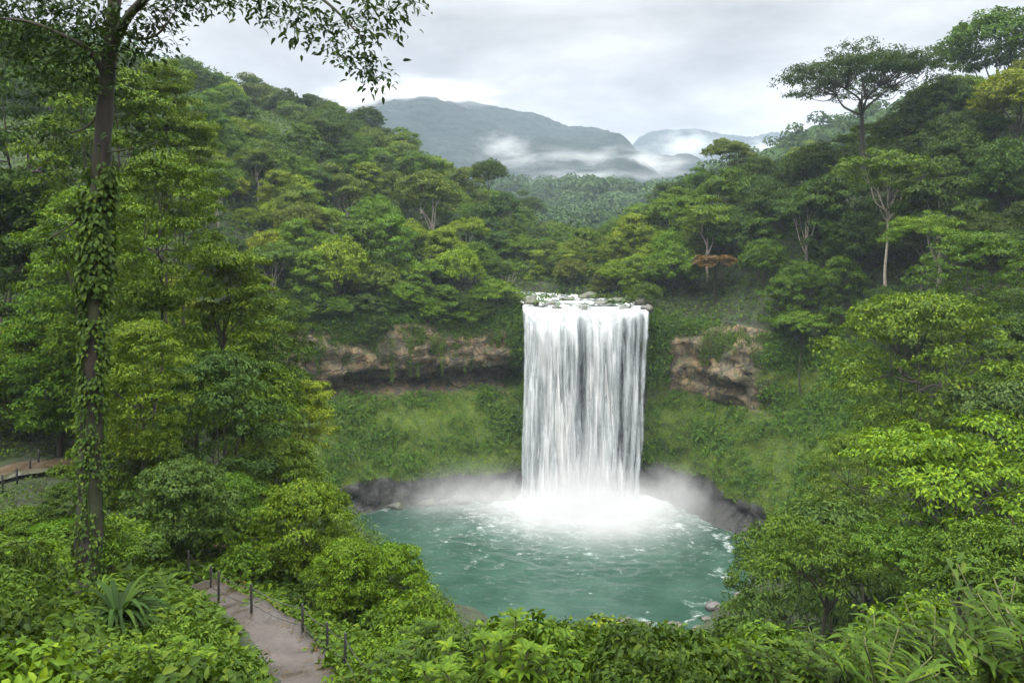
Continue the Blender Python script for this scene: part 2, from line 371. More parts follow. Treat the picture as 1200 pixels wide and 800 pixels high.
def ground_material():
    m, nt, bs, out = material('gorge_ground')
    tc = N(nt, 'ShaderNodeTexCoord')
    def at(nm): return N(nt, 'ShaderNodeAttribute', attribute_name=nm).outputs['Fac']
    def noi(s, d=6.0, r=0.6, vec=None):
        n = N(nt, 'ShaderNodeTexNoise', i_Scale=s, i_Detail=d, i_Roughness=r); L(nt, vec or tc.outputs['Object'], n.inputs[0]); return n.outputs[0]
    mp = N(nt, 'ShaderNodeMapping'); mp.inputs['Scale'].default_value = (1, 1, 0.18); L(nt, tc.outputs['Object'], mp.inputs[0])
    ms = N(nt, 'ShaderNodeMapping'); ms.inputs['Scale'].default_value = (0.4, 0.4, 0.95); L(nt, tc.outputs['Object'], ms.inputs[0])
    streak = noi(0.9, 6, 0.65, mp.outputs[0]); strata = noi(0.7, 6, 0.7, ms.outputs[0]); fine = noi(2.2, 8, 0.7); big = noi(0.14, 4, 0.55); mid = noi(0.6, 6, 0.62)
    litter = mixc(nt, ramp(nt, mid, [(0.4, 0.0), (0.6, 1.0)]), (0.018, 0.020, 0.008), (0.03, 0.048, 0.012))
    moss = mixc(nt, ramp(nt, mid, [(0.35, 0.0), (0.65, 1.0)]), (0.040, 0.075, 0.010), (0.10, 0.14, 0.014))
    moss = mixc(nt, ramp(nt, big, [(0.42, 0.0), (0.6, 0.75)]), moss, (0.025, 0.055, 0.012))
    moss = mixc(nt, ramp(nt, fine, [(0.35, 0.55), (0.55, 0.0)]), moss, (0.02, 0.03, 0.008))
    tan = mixc(nt, ramp(nt, strata, [(0.36, 0.0), (0.6, 1.0)]), (0.055, 0.042, 0.024), (0.26, 0.182, 0.086))
    tan = mixc(nt, ramp(nt, big, [(0.46, 0.0), (0.62, 0.6)]), tan, (0.17, 0.14, 0.09))
    vo = N(nt, 'ShaderNodeTexVoronoi', i_Scale=0.42, feature='DISTANCE_TO_EDGE'); wv = N(nt, 'ShaderNodeVectorMath', operation='ADD'); L(nt, ms.outputs[0], wv.inputs[0])
    nv = N(nt, 'ShaderNodeTexNoise', i_Scale=0.8, i_Detail=4.0); L(nt, tc.outputs['Object'], nv.inputs[0]); L(nt, nv.outputs['Color'], wv.inputs[1]); L(nt, wv.outputs[0], vo.inputs['Vector'])
    crack = ramp(nt, vo.outputs[0], [(0.0, 0.85), (0.05, 0.0)])
    tan = mixc(nt, ramp(nt, fine, [(0.36, 0.8), (0.52, 0.0)]), tan, (0.045, 0.033, 0.02))
    tan = mixc(nt, crack, tan, (0.035, 0.028, 0.02))
    tan = mixc(nt, ramp(nt, streak, [(0.46, 0.0), (0.60, 0.85)]), tan, (0.045, 0.040, 0.033))
    tan = mixc(nt, ramp(nt, mid, [(0.52, 0.0), (0.64, 0.8)]), tan, (0.035, 0.055, 0.015))
    wet = mixc(nt, ramp(nt, fine, [(0.35, 0.0), (0.7, 1.0)]), (0.008, 0.008, 0.007), (0.030, 0.029, 0.025))
    wet = mixc(nt, ramp(nt, mid, [(0.55, 0.0), (0.66, 0.6)]), wet, (0.03, 0.045, 0.012))
    c = mixc(nt, at('moss'), litter, moss); c = mixc(nt, at('rock'), c, tan)
    wf = ramp(nt, math_(nt, 'ADD', at('wet'), math_(nt, 'MULTIPLY', math_(nt, 'SUBTRACT', mid, 0.5), 0.9)), [(0.35, 0.0), (0.6, 1.0)])
    c = mixc(nt, wf, c, wet)
    L(nt, c, bs.inputs['Base Color'])
    L(nt, ramp(nt, wf, [(0, 0.9), (1, 0.45)]), bs.inputs['Roughness'])
    h = math_(nt, 'ADD', math_(nt, 'MULTIPLY', fine, 0.5), math_(nt, 'MULTIPLY', mid, 0.8)); h = math_(nt, 'SUBTRACT', h, math_(nt, 'MULTIPLY', math_(nt, 'MULTIPLY', crack, at('rock')), 0.5))
    bp = N(nt, 'ShaderNodeBump', i_Strength=1.0, i_Distance=0.5); L(nt, h, bp.inputs['Height']); L(nt, bp.outputs[0], bs.inputs['Normal'])
    return m


terrain = tag(tm.build('terrain', ground_material()), kind='structure')
_pv = np.concatenate(tm.v); _pf = np.concatenate([np.concatenate(tm.f4)[:, [0, 1, 2]], np.concatenate(tm.f4)[:, [0, 2, 3]]])
BVH = BVHTree.FromPolygons(_pv.tolist(), _pf.tolist())


def gz(x, y):
    h = BVH.ray_cast(Vector((x, y, 400)), Vector((0, 0, -1)))[0]
    return h.z if h else float(ground(x, y)[0])


def seen(px, py):                            # what bare ground the photo's pixel would show
    d = Vector(((px - 600) / F, 1, (HY - py) / F)).normalized(); h = BVH.ray_cast(Vector((0, 0, CZ)), d); return h

# ------------------------------------------------------------------ water: pool, river, waterfall
def pool_material():
    m, nt, bs, out = material('pool_water')
    tc = N(nt, 'ShaderNodeTexCoord')
    def noi(s, d=5.0, r=0.6, dist=0.0, sc=(1, 1, 1)):
        mp = N(nt, 'ShaderNodeMapping'); mp.inputs['Scale'].default_value = sc; L(nt, tc.outputs['Object'], mp.inputs[0])
        n = N(nt, 'ShaderNodeTexNoise', i_Scale=s, i_Detail=d, i_Roughness=r, i_Distortion=dist); L(nt, mp.outputs[0], n.inputs[0]); return n.outputs[0]
    foam = N(nt, 'ShaderNodeAttribute', attribute_name='foam').outputs['Fac']
    c = mixc(nt, ramp(nt, noi(0.09, 4), [(0.38, 0.0), (0.62, 1.0)]), (0.016, 0.042, 0.029), (0.030, 0.064, 0.046))
    milky = ramp(nt, math_(nt, 'ADD', foam, math_(nt, 'MULTIPLY', math_(nt, 'SUBTRACT', noi(0.22, 5), 0.5), 0.5)), [(0.15, 0.0), (0.6, 1.0)])
    c = mixc(nt, milky, c, (0.10, 0.155, 0.13))
    lace = noi(0.75, 8, 0.68, 1.2, (1, 1.5, 1)); lace2 = noi(0.35, 6, 0.62, 1.5, (1, 1.3, 1))
    s = math_(nt, 'ADD', math_(nt, 'MULTIPLY', foam, 0.62), math_(nt, 'ADD', math_(nt, 'MULTIPLY', lace, 0.5), math_(nt, 'MULTIPLY', lace2, 0.5)))
    fw = ramp(nt, s, [(0.64, 0.0), (0.80, 0.55), (1.0, 1.0)])
    c = mixc(nt, fw, c, (0.58, 0.61, 0.60)); L(nt, c, bs.inputs['Base Color'])
    L(nt, ramp(nt, fw, [(0, 0.12), (1, 0.7)]), bs.inputs['Roughness']); bs.inputs['IOR'].default_value = 1.33
    h = math_(nt, 'ADD', noi(0.5, 5, 0.6, 0.3, (1, 1.6, 1)), math_(nt, 'MULTIPLY', noi(2.0, 4, 0.6), 0.3)); h = math_(nt, 'ADD', h, math_(nt, 'MULTIPLY', fw, 0.3))
    bp = N(nt, 'ShaderNodeBump', i_Strength=0.45, i_Distance=0.18); L(nt, h, bp.inputs['Height']); L(nt, bp.outputs[0], bs.inputs['Normal'])
    return m


pm = MB(); pv = []; pf = []; foam = []
NR, NA = 110, 240
FALLX = (2.5, 27.0)
for i in range(NR):
    for j in range(NA):
        th = 360 * j / NA; r = (edge_r(th) + 2.6) * ((i + 0.02) / (NR - 1)); x, y = CX + r * math.cos(R_(th)), CY + r * math.sin(R_(th))
        dx = max(FALLX[0] + 1 - x, 0, x - FALLX[1] + 1); dfall = math.hypot(dx * 0.9, max(0, 151.5 - y) * 0.8)
        f = math.exp(-(dfall / 5.0) ** 2) * 0.33 + 0.40 * math.exp(-dfall / 13) + 0.12 * math.exp(-dfall / 34)
        e = (edge_r(th) + 0.6 - r); cc = fbm((x * 0.12, y * 0.12, 9), 3)
        f += 0.30 * math.exp(-(max(e, 0) / 1.1) ** 2) * float(sstep(-0.1, 0.3, cc)) * (1 if x > 18 or y > 135 else 0.5)
        f += 0.20 * math.exp(-((e - 5 - 4 * cc) / 1.3) ** 2) * (x > 12) * float(sstep(0.0, 0.3, fbm((x * .2, y * .2, 2), 2)))
        chop = math.exp(-dfall / 14)
        z = (0.10 + 0.30 * chop) * fbm((x * 0.35, y * 0.5, 1), 3) + 0.9 * math.exp(-(dfall / 3.0) ** 2) * (0.6 + fbm((x * .7, y * .7, 4), 3))
        pv.append((x, y, z)); foam.append(f)
for i in range(NR - 1):
    for j in range(NA):
        k = (j + 1) % NA; pf.append((i * NA + j, (i + 1) * NA + j, (i + 1) * NA + k, i * NA + k))
pm.add(pv, None, pf); pm.extra = {'foam': foam}
tag(pm.build('plunge_pool', pool_material()), kind='structure')


def white_water(name, streak=(0.8, 0.8, 0.06), lo=0.30, hi=0.62):
    """falling water: bright where the 'dens' attribute and fine vertical strands say it is thick, open in between"""
    m, nt, bs, out = material(name)
    tc = N(nt, 'ShaderNodeTexCoord'); d = N(nt, 'ShaderNodeAttribute', attribute_name='dens').outputs['Fac']
    def noi(s, de, r, sc, dist=0.0):
        mp = N(nt, 'ShaderNodeMapping'); mp.inputs['Scale'].default_value = sc; L(nt, tc.outputs['Object'], mp.inputs[0])
        n = N(nt, 'ShaderNodeTexNoise', i_Scale=s, i_Detail=de, i_Roughness=r, i_Distortion=dist); L(nt, mp.outputs[0], n.inputs[0]); return n.outputs[0]
    a = noi(1.0, 5, 0.55, streak); b = noi(2.2, 8, 0.7, (1, 1, 0.35), 0.5)
    s = math_(nt, 'ADD', math_(nt, 'ADD', math_(nt, 'MULTIPLY', a, 0.72), math_(nt, 'MULTIPLY', b, 0.28)), math_(nt, 'SUBTRACT', d, 0.5))
    al = ramp(nt, s, [(lo, 0.0), (hi, 1.0)])
    col = mixc(nt, ramp(nt, s, [(hi - 0.08, 0.0), (hi + 0.22, 1.0)]), (0.42, 0.46, 0.47), (0.68, 0.69, 0.69)); L(nt, col, bs.inputs['Base Color'])
    bs.inputs['Roughness'].default_value = 0.6; bs.inputs['Specular IOR Level'].default_value = 0.1
    tl = N(nt, 'ShaderNodeBsdfTranslucent'); L(nt, col, tl.inputs[0]); m1 = N(nt, 'ShaderNodeMixShader', i_Fac=0.3); L(nt, bs.outputs[0], m1.inputs[1]); L(nt, tl.outputs[0], m1.inputs[2])
    tp = N(nt, 'ShaderNodeBsdfTransparent'); mx = N(nt, 'ShaderNodeMixShader'); L(nt, al, mx.inputs[0]); L(nt, tp.outputs[0], mx.inputs[1]); L(nt, m1.outputs[0], mx.inputs[2]); L(nt, mx.outputs[0], out.inputs[0])
    bp = N(nt, 'ShaderNodeBump', i_Strength=0.35, i_Distance=0.3); L(nt, s, bp.inputs['Height']); L(nt, bp.outputs[0], bs.inputs['Normal']); L(nt, bp.outputs[0], tl.inputs['Normal'])
    return m


FALL_PATH = curve([(160, 40.25), (157, 40.1), (154.8, 39.95), (153.6, 39.2), (153.0, 37.6), (152.5, 34.0), (152.0, 26), (151.5, 13), (151.2, -0.6)], 14)


def columns(u):                              # how thick the curtain is across its width, from the photo
    x = np.array([0, .02, .06, .2, .36, .42, .47, .52, .56, .7, .76, .80, .84, .88, .92, .95, .98, 1.0])
    y = np.array([.12, .42, .60, .72, .66, .36, .32, .46, .66, .70, .54, .26, .50, .20, .46, .20, .46, .1])
    return np.interp(u, x, y)


def curtain(y_off, seed, base, amp, nu=260):
    mb = MB(); n = len(FALL_PATH); v = []; de = []; f = []
    for i in range(n):
        y, z = FALL_PATH[i]; drop = min(1, max(0, (40 - z) / 40))
        for j in range(nu):
            u = j / (nu - 1); lo_, hi_ = 2.3 - 0.6 * drop, 29.2 - 2.6 * drop
            x = lo_ + (hi_ - lo_) * u; x += (.75 * fbm((seed, z * .09, 3 + u * 2), 3)) * drop * (abs(u - .5) * 2) ** 3
            q = fbm((x * 0.55 + seed, seed * 3.1, z * 0.035), 4); q2 = fbm((x * 2.0 + seed, z * 0.12, seed), 3)
            lipwave = 1.7 * fbm((u * 5 + seed, 7, 0), 3)
            v.append((x + 0.25 * q2 * drop, y - y_off * float(sstep(0, .12, drop)) - amp * (q * 1.6 + 0.4 * q2) * float(sstep(0.0, 0.25, drop)) + lipwave * (1 if drop < .08 else 1 - float(sstep(.05, .3, drop)) * .4), z + (0.12 * q2 + .30 * fbm((u * 9, 3, seed), 3)) * (1 - float(sstep(.05, .2, drop)))))
            dd = base + (columns(u + 0.012 * q * drop * 3) - 0.5) * (0.55 + 0.65 * float(sstep(0, .1, drop)) - 0.25 * float(sstep(.7, 1, drop))) + 0.16 * q + 0.10 * float(sstep(.7, 1, drop)) + (0.05 if drop < 0.05 else 0)
            if u < .03 or u > .97: dd -= 0.08 * abs(fbm((z * .3, seed, 1), 2)) * 3
            de.append(dd)
    for i in range(n - 1):
        for j in range(nu - 1): f.append((i * nu + j, i * nu + j + 1, (i + 1) * nu + j + 1, (i + 1) * nu + j))
    mb.add(v, None, f); mb.extra = {'dens': de}; return mb


wf = tag(empty('waterfall', (15.5, 152, 0)), 'tall white curtain waterfall dropping over the rock lip into the green pool', 'waterfall')
wf_inv = Vector((-15.5, -152, 0))
for nm, args, mat in (('water_curtain', (0.0, 1.3, 0.72, 1.1), white_water('falling_water')),
                      ('water_strand', (0.9, 8.7, 0.50, 1.2), white_water('falling_strands', (1.5, 1.5, 0.06), 0.40, 0.70))):
    o = curtain(*args).build(nm, mat, wf); o.location = wf_inv

rm = MB(); rv = []; rf = []; rd = []
rc = curve([(15.8, 157.5, 40.28), (15.5, 166, 40.5), (10, 180, 40.9), (-4, 191, 41.2), (-22, 199, 41.5), (-48, 207, 42)], 18); tg = nrm(np.gradient(rc[:, :2], axis=0))
for i in range(len(rc)):
    for j in range(41):
        s = (j / 40 - 0.5) * 2 * (13.3 - 6 * float(sstep(168, 188, rc[i, 1]))); x, y = rc[i, 0] + tg[i, 1] * s, rc[i, 1] - tg[i, 0] * s
        q = fbm((x * .25, y * .25, 3), 4); rv.append((x, y, rc[i, 2] + 0.28 * q)); rd.append(0.33 + 0.3 * fbm((x * .16, y * .22, 6), 3))
for i in range(len(rc) - 1):
    for j in range(40): rf.append((i * 41 + j, i * 41 + j + 1, (i + 1) * 41 + j + 1, (i + 1) * 41 + j))
rm.add(rv, None, rf); rm.extra = {'foam': rd}
m, nt, bs, out = material('river_water')
tc = N(nt, 'ShaderNodeTexCoord'); mp = N(nt, 'ShaderNodeMapping'); mp.inputs['Scale'].default_value = (1.4, 0.35, 1); L(nt, tc.outputs['Object'], mp.inputs[0])
n1 = N(nt, 'ShaderNodeTexNoise', i_Scale=0.6, i_Detail=8.0, i_Roughness=0.66, i_Distortion=0.6); L(nt, mp.outputs[0], n1.inputs[0])
fo = N(nt, 'ShaderNodeAttribute', attribute_name='foam').outputs['Fac']
fw = ramp(nt, math_(nt, 'ADD', math_(nt, 'MULTIPLY', fo, 0.5), math_(nt, 'MULTIPLY', n1.outputs[0], 0.75)), [(0.5, 0.0), (0.68, 1.0)])
L(nt, mixc(nt, fw, (0.09, 0.11, 0.10), (0.85, 0.87, 0.86)), bs.inputs['Base Color']); L(nt, ramp(nt, fw, [(0, .15), (1, .6)]), bs.inputs['Roughness'])
bp = N(nt, 'ShaderNodeBump', i_Strength=0.6, i_Distance=0.3); L(nt, n1.outputs[0], bp.inputs['Height']); L(nt, bp.outputs[0], bs.inputs['Normal'])
tag(rm.build('river', m), kind='structure')

# ------------------------------------------------------------------ paths
def path_material(name, a, b, dirt):
    m, nt, bs, out = material(name); tc = N(nt, 'ShaderNodeTexCoord')
    n1 = N(nt, 'ShaderNodeTexNoise', i_Scale=1.3, i_Detail=8.0, i_Roughness=0.65); n2 = N(nt, 'ShaderNodeTexNoise', i_Scale=14.0, i_Detail=5.0); n3 = N(nt, 'ShaderNodeTexNoise', i_Scale=0.9, i_Detail=4.0)
    for n in (n1, n2, n3): L(nt, tc.outputs['Object'], n.inputs[0])
    c = mixc(nt, ramp(nt, n1.outputs[0], [(0.35, 0.0), (0.65, 1.0)]), a, b); c = mixc(nt, ramp(nt, n2.outputs[0], [(0.4, 0.35), (0.6, 0.0)]), c, dirt)
    ed = N(nt, 'ShaderNodeAttribute', attribute_name='edge').outputs['Fac']
    e = ramp(nt, math_(nt, 'ADD', ed, math_(nt, 'MULTIPLY', math_(nt, 'SUBTRACT', n1.outputs[0], 0.5), 0.9)), [(0.55, 0.0), (0.85, 1.0)])
    c = mixc(nt, e, c, dirt); L(nt, c, bs.inputs['Base Color'])
    L(nt, ramp(nt, n3.outputs[0], [(0.4, 0.25), (0.6, 0.7)]), bs.inputs['Roughness'])
    bp = N(nt, 'ShaderNodeBump', i_Strength=0.5, i_Distance=0.03); L(nt, n2.outputs[0], bp.inputs['Height']); L(nt, bp.outputs[0], bs.inputs['Normal'])
    return m


def ribbon(name, pts, wid, mat, lift=0.03, hump=0.0):
    c = curve(pts, 14); t = nrm(np.gradient(c[:, :2], axis=0)); mb = MB(); v = []; f = []; ed = []; n = 13
    for i in range(len(c)):
        for j in range(n):
            s = (j / (n - 1) - 0.5) * wid * (1 + 0.16 * fbm((c[i, 0] * .6, c[i, 1] * .6, j > 6), 3))
            x, y = c[i, 0] + t[i, 1] * s, c[i, 1] - t[i, 0] * s
            v.append((x, y, c[i, 2] + lift + 0.04 * fbm((x, y, 0), 2) - 0.22 * max(0, abs(j - 6) / 6 - .83) * 6)); ed.append(abs(j / (n - 1) - .5) * 2)
    for i in range(len(c) - 1):
        for j in range(n - 1): f.append((i * n + j, i * n + j + 1, (i + 1) * n + j + 1, (i + 1) * n + j))
    mb.add(v, None, f); mb.extra = {'edge': ed}; return tag(mb.build(name, mat), kind='structure'), c


M_PATH = path_material('wet_concrete', (0.034, 0.027, 0.021), (0.064, 0.052, 0.042), (0.018, 0.013, 0.009))
M_EARTH = path_material('earth_track', (0.055, 0.036, 0.022), (0.095, 0.064, 0.040), (0.035, 0.036, 0.014))
def G(px, py, D, dz=0.0):                    # on the ground along the photo's line of sight
    p = P(px, py, D); return (p[0], p[1], gz(p[0], p[1]) + dz)


def smooth_path(pts): return [(x, y, z) for x, y, z in pts]
path_pts = [G(218, 697, 28.0), G(243, 706, 26.2), G(275, 720, 24.5), G(312, 747, 22.8), G(342, 790, 20.8), G(366, 850, 18.6), G(385, 930, 16.5)]
path_o, path_c = ribbon('path', path_pts, 2.5, M_PATH, 0.16)
ribbon('earth_path', [G(-60, 566, 50), G(-10, 556, 51), G(25, 545, 52), G(60, 531, 53), G(85, 522, 55)], 3.4, M_EARTH, 0.35)
ribbon('path_landing', [G(236, 655, 33), G(262, 651, 33.2), G(300, 656, 33.5)], 1.6, M_EARTH, 0.3)

# ------------------------------------------------------------------ far hills and mountains
def forest_slope(name, a, b, scale=0.07, dist=3.0):
    m, nt, bs, out = material(name); tc = N(nt, 'ShaderNodeTexCoord')
    v = N(nt, 'ShaderNodeTexVoronoi', i_Scale=scale); n = N(nt, 'ShaderNodeTexNoise', i_Scale=scale * 0.2, i_Detail=8.0, i_Roughness=0.6); n2 = N(nt, 'ShaderNodeTexNoise', i_Scale=scale * 3, i_Detail=4.0)
    for q in (v, n, n2): L(nt, tc.outputs['Object'], q.inputs['Vector'])
    sp = N(nt, 'ShaderNodeSeparateColor'); L(nt, v.outputs['Color'], sp.inputs[0])
    c = mixc(nt, math_(nt, 'ADD', math_(nt, 'MULTIPLY', sp.outputs[0], 0.5), math_(nt, 'MULTIPLY', n.outputs[0], 0.5)), a, b); L(nt, c, bs.inputs['Base Color']); bs.inputs['Roughness'].default_value = 0.95; bs.inputs['Specular IOR Level'].default_value = 0.1
    h = math_(nt, 'ADD', math_(nt, 'MULTIPLY', math_(nt, 'SUBTRACT', 1.0, v.outputs['Distance']), 0.9), math_(nt, 'MULTIPLY', n2.outputs[0], 0.5))
    bp = N(nt, 'ShaderNodeBump', i_Strength=1.0, i_Distance=dist); L(nt, h, bp.inputs['Height']); L(nt, bp.outputs[0], bs.inputs['Normal']); return m


def ridge(name, mat, D0, Dc, D1, sky_pts, foot, spur=40, seed=0, nu=360, nv=90, bump=4.0, skip=0.0, drop=0.0):
    """a real ridge: it climbs from distance D0 to its crest at Dc, whose skyline is given in photo pixels, and falls away to D1"""
    sx_ = np.array([p[0] for p in sky_pts]); sy_ = np.array([p[1] for p in sky_pts]); mb = MB(); v = []; f = []
    for i in range(nu):
        px = sx_[0] + (sx_[-1] - sx_[0]) * i / (nu - 1); top = np.interp(px, sx_, sy_)
        for j in range(nv):
            t = j / (nv - 1); tcr = 0.72
            D = D0 + (Dc - D0) * t / tcr if t < tcr else Dc + (D1 - Dc) * (t - tcr) / (1 - tcr)
            az = (px - 600) / F; x = az * (D * 0.35 + Dc * 0.65); h = CZ + (HY - top) / F * Dc
            k = (t / tcr) if t < tcr else 1 - 0.55 * ((t - tcr) / (1 - tcr)) ** 1.3
            k = k ** 1.15 if t < tcr else k
            sp_ = fbm((x / (spur * 5) + seed, D / (spur * 11), seed), 4)
            edge_ = math.sin(math.pi * min(1, t / tcr)) if t < tcr else 0.25
            z = foot + (h - foot) * k + spur * sp_ * (edge_ * 1.5) + bump * fbm((x * .02, D * .02, seed), 5) * (0.35 if abs(t - tcr) < .03 else 1) + bump * 0.35 * fbm((x * .1, D * .1, seed), 3)
            v.append((x, D, z))
    for i in range(nu - 1):
        for j in range(nv - 1): f.append((i * nv + j, (i + 1) * nv + j, (i + 1) * nv + j + 1, i * nv + j + 1))
    return mb.add(v, None, f).build(name, mat)


M_FAR = forest_slope('far_forest_cover', (0.012, 0.028, 0.010), (0.05, 0.085, 0.022)); M_MTN = forest_slope('hazed_mountain_forest', (0.009, 0.016, 0.016), (0.019, 0.031, 0.026), 0.05, 5.0)  # mountain green turned bluish: the air's blue and cloud shade put into the colour
hills = []
o = ridge('hills', M_FAR, 330, 470, 640, [(-700, 40), (-200, 40), (100, 50), (190, 76), (240, 84), (300, 110), (350, 128), (400, 148), (450, 175), (520, 215), (600, 245), (680, 262), (760, 250), (840, 200), (950, 150), (1200, 90), (1900, 40)], 50, 22, 3, bump=5.0)
tag(o, kind='structure'); hills.append(o)
o = ridge('hills', M_FAR, 560, 800, 1150, [(300, 190), (420, 205), (500, 208), (600, 210), (660, 218), (720, 225), (780, 226), (900, 215), (1100, 200)], 40, 45, 8, bump=6.0); tag(o, kind='structure'); hills.append(o)
o = ridge('mountain', M_MTN, 950, 1650, 2300, [(-300, 150), (100, 125), (380, 120), (430, 114), (480, 112), (520, 119), (570, 128), (625, 131), (645, 140), (665, 147), (690, 147), (712, 152), (730, 165), (755, 182), (790, 190), (830, 199), (900, 222), (1000, 250), (1300, 262)], 40, 80, 5, 420, 130, bump=8.0); tag(o, kind='structure')
o = ridge('mountain', M_MTN, 2000, 2700, 3300, [(560, 260), (700, 215), (745, 165), (765, 152), (800, 151), (815, 149), (850, 156), (880, 159), (905, 153), (935, 156), (1000, 175), (1200, 220)], 40, 90, 11, 200, 60, bump=10.0); tag(o, kind='structure')

# ------------------------------------------------------------------ mist and haze
def box_mesh(lo, hi):
    x0, y0, z0 = lo; x1, y1, z1 = hi
    return [(x0, y0, z0), (x1, y0, z0), (x1, y1, z0), (x0, y1, z0), (x0, y0, z1), (x1, y0, z1), (x1, y1, z1), (x0, y1, z1)], [(0, 3, 2, 1), (4, 5, 6, 7), (0, 1, 5, 4), (1, 2, 6, 5), (2, 3, 7, 6), (3, 0, 4, 7)]


def volume_material(name, color, density, cloud=None):
    m = bpy.data.materials.new(name); m.use_nodes = True; nt = m.node_tree; nt.nodes.clear()
    out = N(nt, 'ShaderNodeOutputMaterial'); pv = N(nt, 'ShaderNodeVolumePrincipled'); pv.inputs['Color'].default_value = (*color, 1); pv.inputs['Density'].default_value = density
    if cloud:                                # thick in the middle, ragged towards the rim
        sc, det, soft = cloud; tc = N(nt, 'ShaderNodeTexCoord'); ln = N(nt, 'ShaderNodeVectorMath', operation='LENGTH'); L(nt, tc.outputs['Object'], ln.inputs[0])
        n = N(nt, 'ShaderNodeTexNoise', i_Scale=sc, i_Detail=det, i_Roughness=0.6); L(nt, tc.outputs['Object'], n.inputs[0])
        fall_ = math_(nt, 'SUBTRACT', 1.0, ln.outputs['Value'], True)
        d = ramp(nt, math_(nt, 'ADD', fall_, math_(nt, 'MULTIPLY', math_(nt, 'SUBTRACT', n.outputs[0], 0.5), soft)), [(0.18, 0.0), (0.75, 1.0)])
        d = math_(nt, 'MULTIPLY', d, fall_); d = math_(nt, 'MULTIPLY', d, density * 2); L(nt, d, pv.inputs['Density'])
    L(nt, pv.outputs[0], out.inputs['Volume']); return m


bm_ = MB(); v_, f_ = box_mesh((-2600, -60, -6), (2600, 3450, 560)); bm_.add(v_, None, f_)
HAZE = 0.00013
tag(bm_.build('haze', volume_material('haze_air', (0.70, 0.83, 1.0), HAZE), smooth=False), kind='stuff')


def mist(name, loc, size, dens, cloud=(1.6, 4.0, 1.2), rz=0.0):
    mb = MB(); v = []; f = []
    for i in range(13):
        for j in range(20):
            a, b = math.pi * i / 12, 2 * math.pi * j / 20; v.append((math.sin(a) * math.cos(b), math.sin(a) * math.sin(b), math.cos(a)))
    for i in range(12):
        for j in range(20): f.append((i * 20 + j, (i + 1) * 20 + j, (i + 1) * 20 + (j + 1) % 20, i * 20 + (j + 1) % 20))
    o = mb.add(v, None, f).build(name, volume_material(name, (0.90, 0.905, 0.91), dens, cloud)); o.location = loc; o.scale = size; o.rotation_euler = (0, 0, rz)
    return tag(o, kind='stuff')


mist('mist', (14.5, 147, 0.5), (22, 15, 12), 0.17)
mist('mist', (14, 141, 0.0), (26, 21, 9), 0.10)
mist('mist', (15, 149, 3), (14, 6, 20), 0.05)
for loc_, sz_m, dn_ in (((-12, 146, 2), (15, 6, 7), .05), ((-2, 143, 3), (12, 7, 8), .06), ((33, 145, 3), (9, 8, 9), .05), ((20, 137, 1), (14, 10, 6), .05), ((2, 138, 1), (13, 9, 5), .05)): mist('mist', loc_, sz_m, dn_, (2.4, 7.0, 2.6))
mist('mist', (14, 136, 0.5), (31, 24, 8.5), 0.018)
mist('mist', (-8, 145, 2.0), (26, 12, 12), 0.022)
mist('mist', (31, 142, 2.0), (14, 17, 12), 0.022)
def mist_at(px, py, D, sx_, sy_, sz_, dens, rz=0.0): mist('mist', tuple(P(px, py, D)), (sx_, sy_, sz_), dens * .62, (2.8, 7.0, 2.6), rz)
mist_at(640, 190, 1250, 175, 120, 32, 0.0075); mist_at(735, 195, 1250, 150, 120, 42, 0.010); mist_at(590, 172, 1300, 70, 80, 36, 0.007); mist_at(690, 210, 1150, 170, 90, 24, 0.008)
mist_at(485, 112, 1560, 250, 150, 42, 0.022); mist_at(425, 118, 1500, 120, 110, 40, 0.016); mist_at(805, 172, 2200, 150, 120, 75, 0.007); mist_at(900, 172, 2400, 130, 120, 40, 0.006)

# ------------------------------------------------------------------ trees
COL = {'dark': (0.034, 0.064, 0.007), 'mid': (0.055, 0.106, 0.008), 'fresh': (0.074, 0.136, 0.008), 'bright': (0.118, 0.174, 0.010), 'olive': (0.074, 0.112, 0.012), 'blue': (0.040, 0.078, 0.014), 'red': (0.115, 0.070, 0.036), 'deep': (0.022, 0.052, 0.007)}
WORD = {'dark': 'dark green', 'mid': 'mid green', 'fresh': 'fresh green', 'bright': 'yellow-green', 'olive': 'olive green', 'blue': 'deep green', 'deep': 'very dark green', 'red': 'reddish brown'}


def pad_leaves(mb, rng, c, rp, flat, n, ln, fine=0, droop=0.3, under=-0.25, clump=14):
    """one leafy pad of a crown: twig-sized clumps on a flattened dome, leaves held outward and a little down"""
    k = max(5, n // clump); d = nrm(rng.normal(size=(k * 3, 3))); d = d[d[:, 2] > under][:k]; k = len(d)
    rr = rp * (0.72 + 0.36 * rng.random((k, 1))); cc = c + d * rr * np.array([1, 1, flat]); q = rng.integers(0, k, n)
    p = cc[q] + rng.normal(size=(n, 3)) * np.array([1, 1, 0.55]) * (0.10 * rp + 0.25 * ln)
    dd = d[q]; nor = dd * np.array([.7, .7, .6 / max(flat, .3)]) + np.array([0, 0, .55]) + rng.normal(size=(n, 3)) * 0.45
    ax = dd * np.array([1, 1, .1]) + rng.normal(size=(n, 3)) * 0.6 + np.array([0, 0, -0.25])
    leaves(mb, p, ax, nor, ln * (0.7 + 0.6 * rng.random(n)), ln * (0.38 + 0.25 * rng.random(n)), rng, fine, droop)


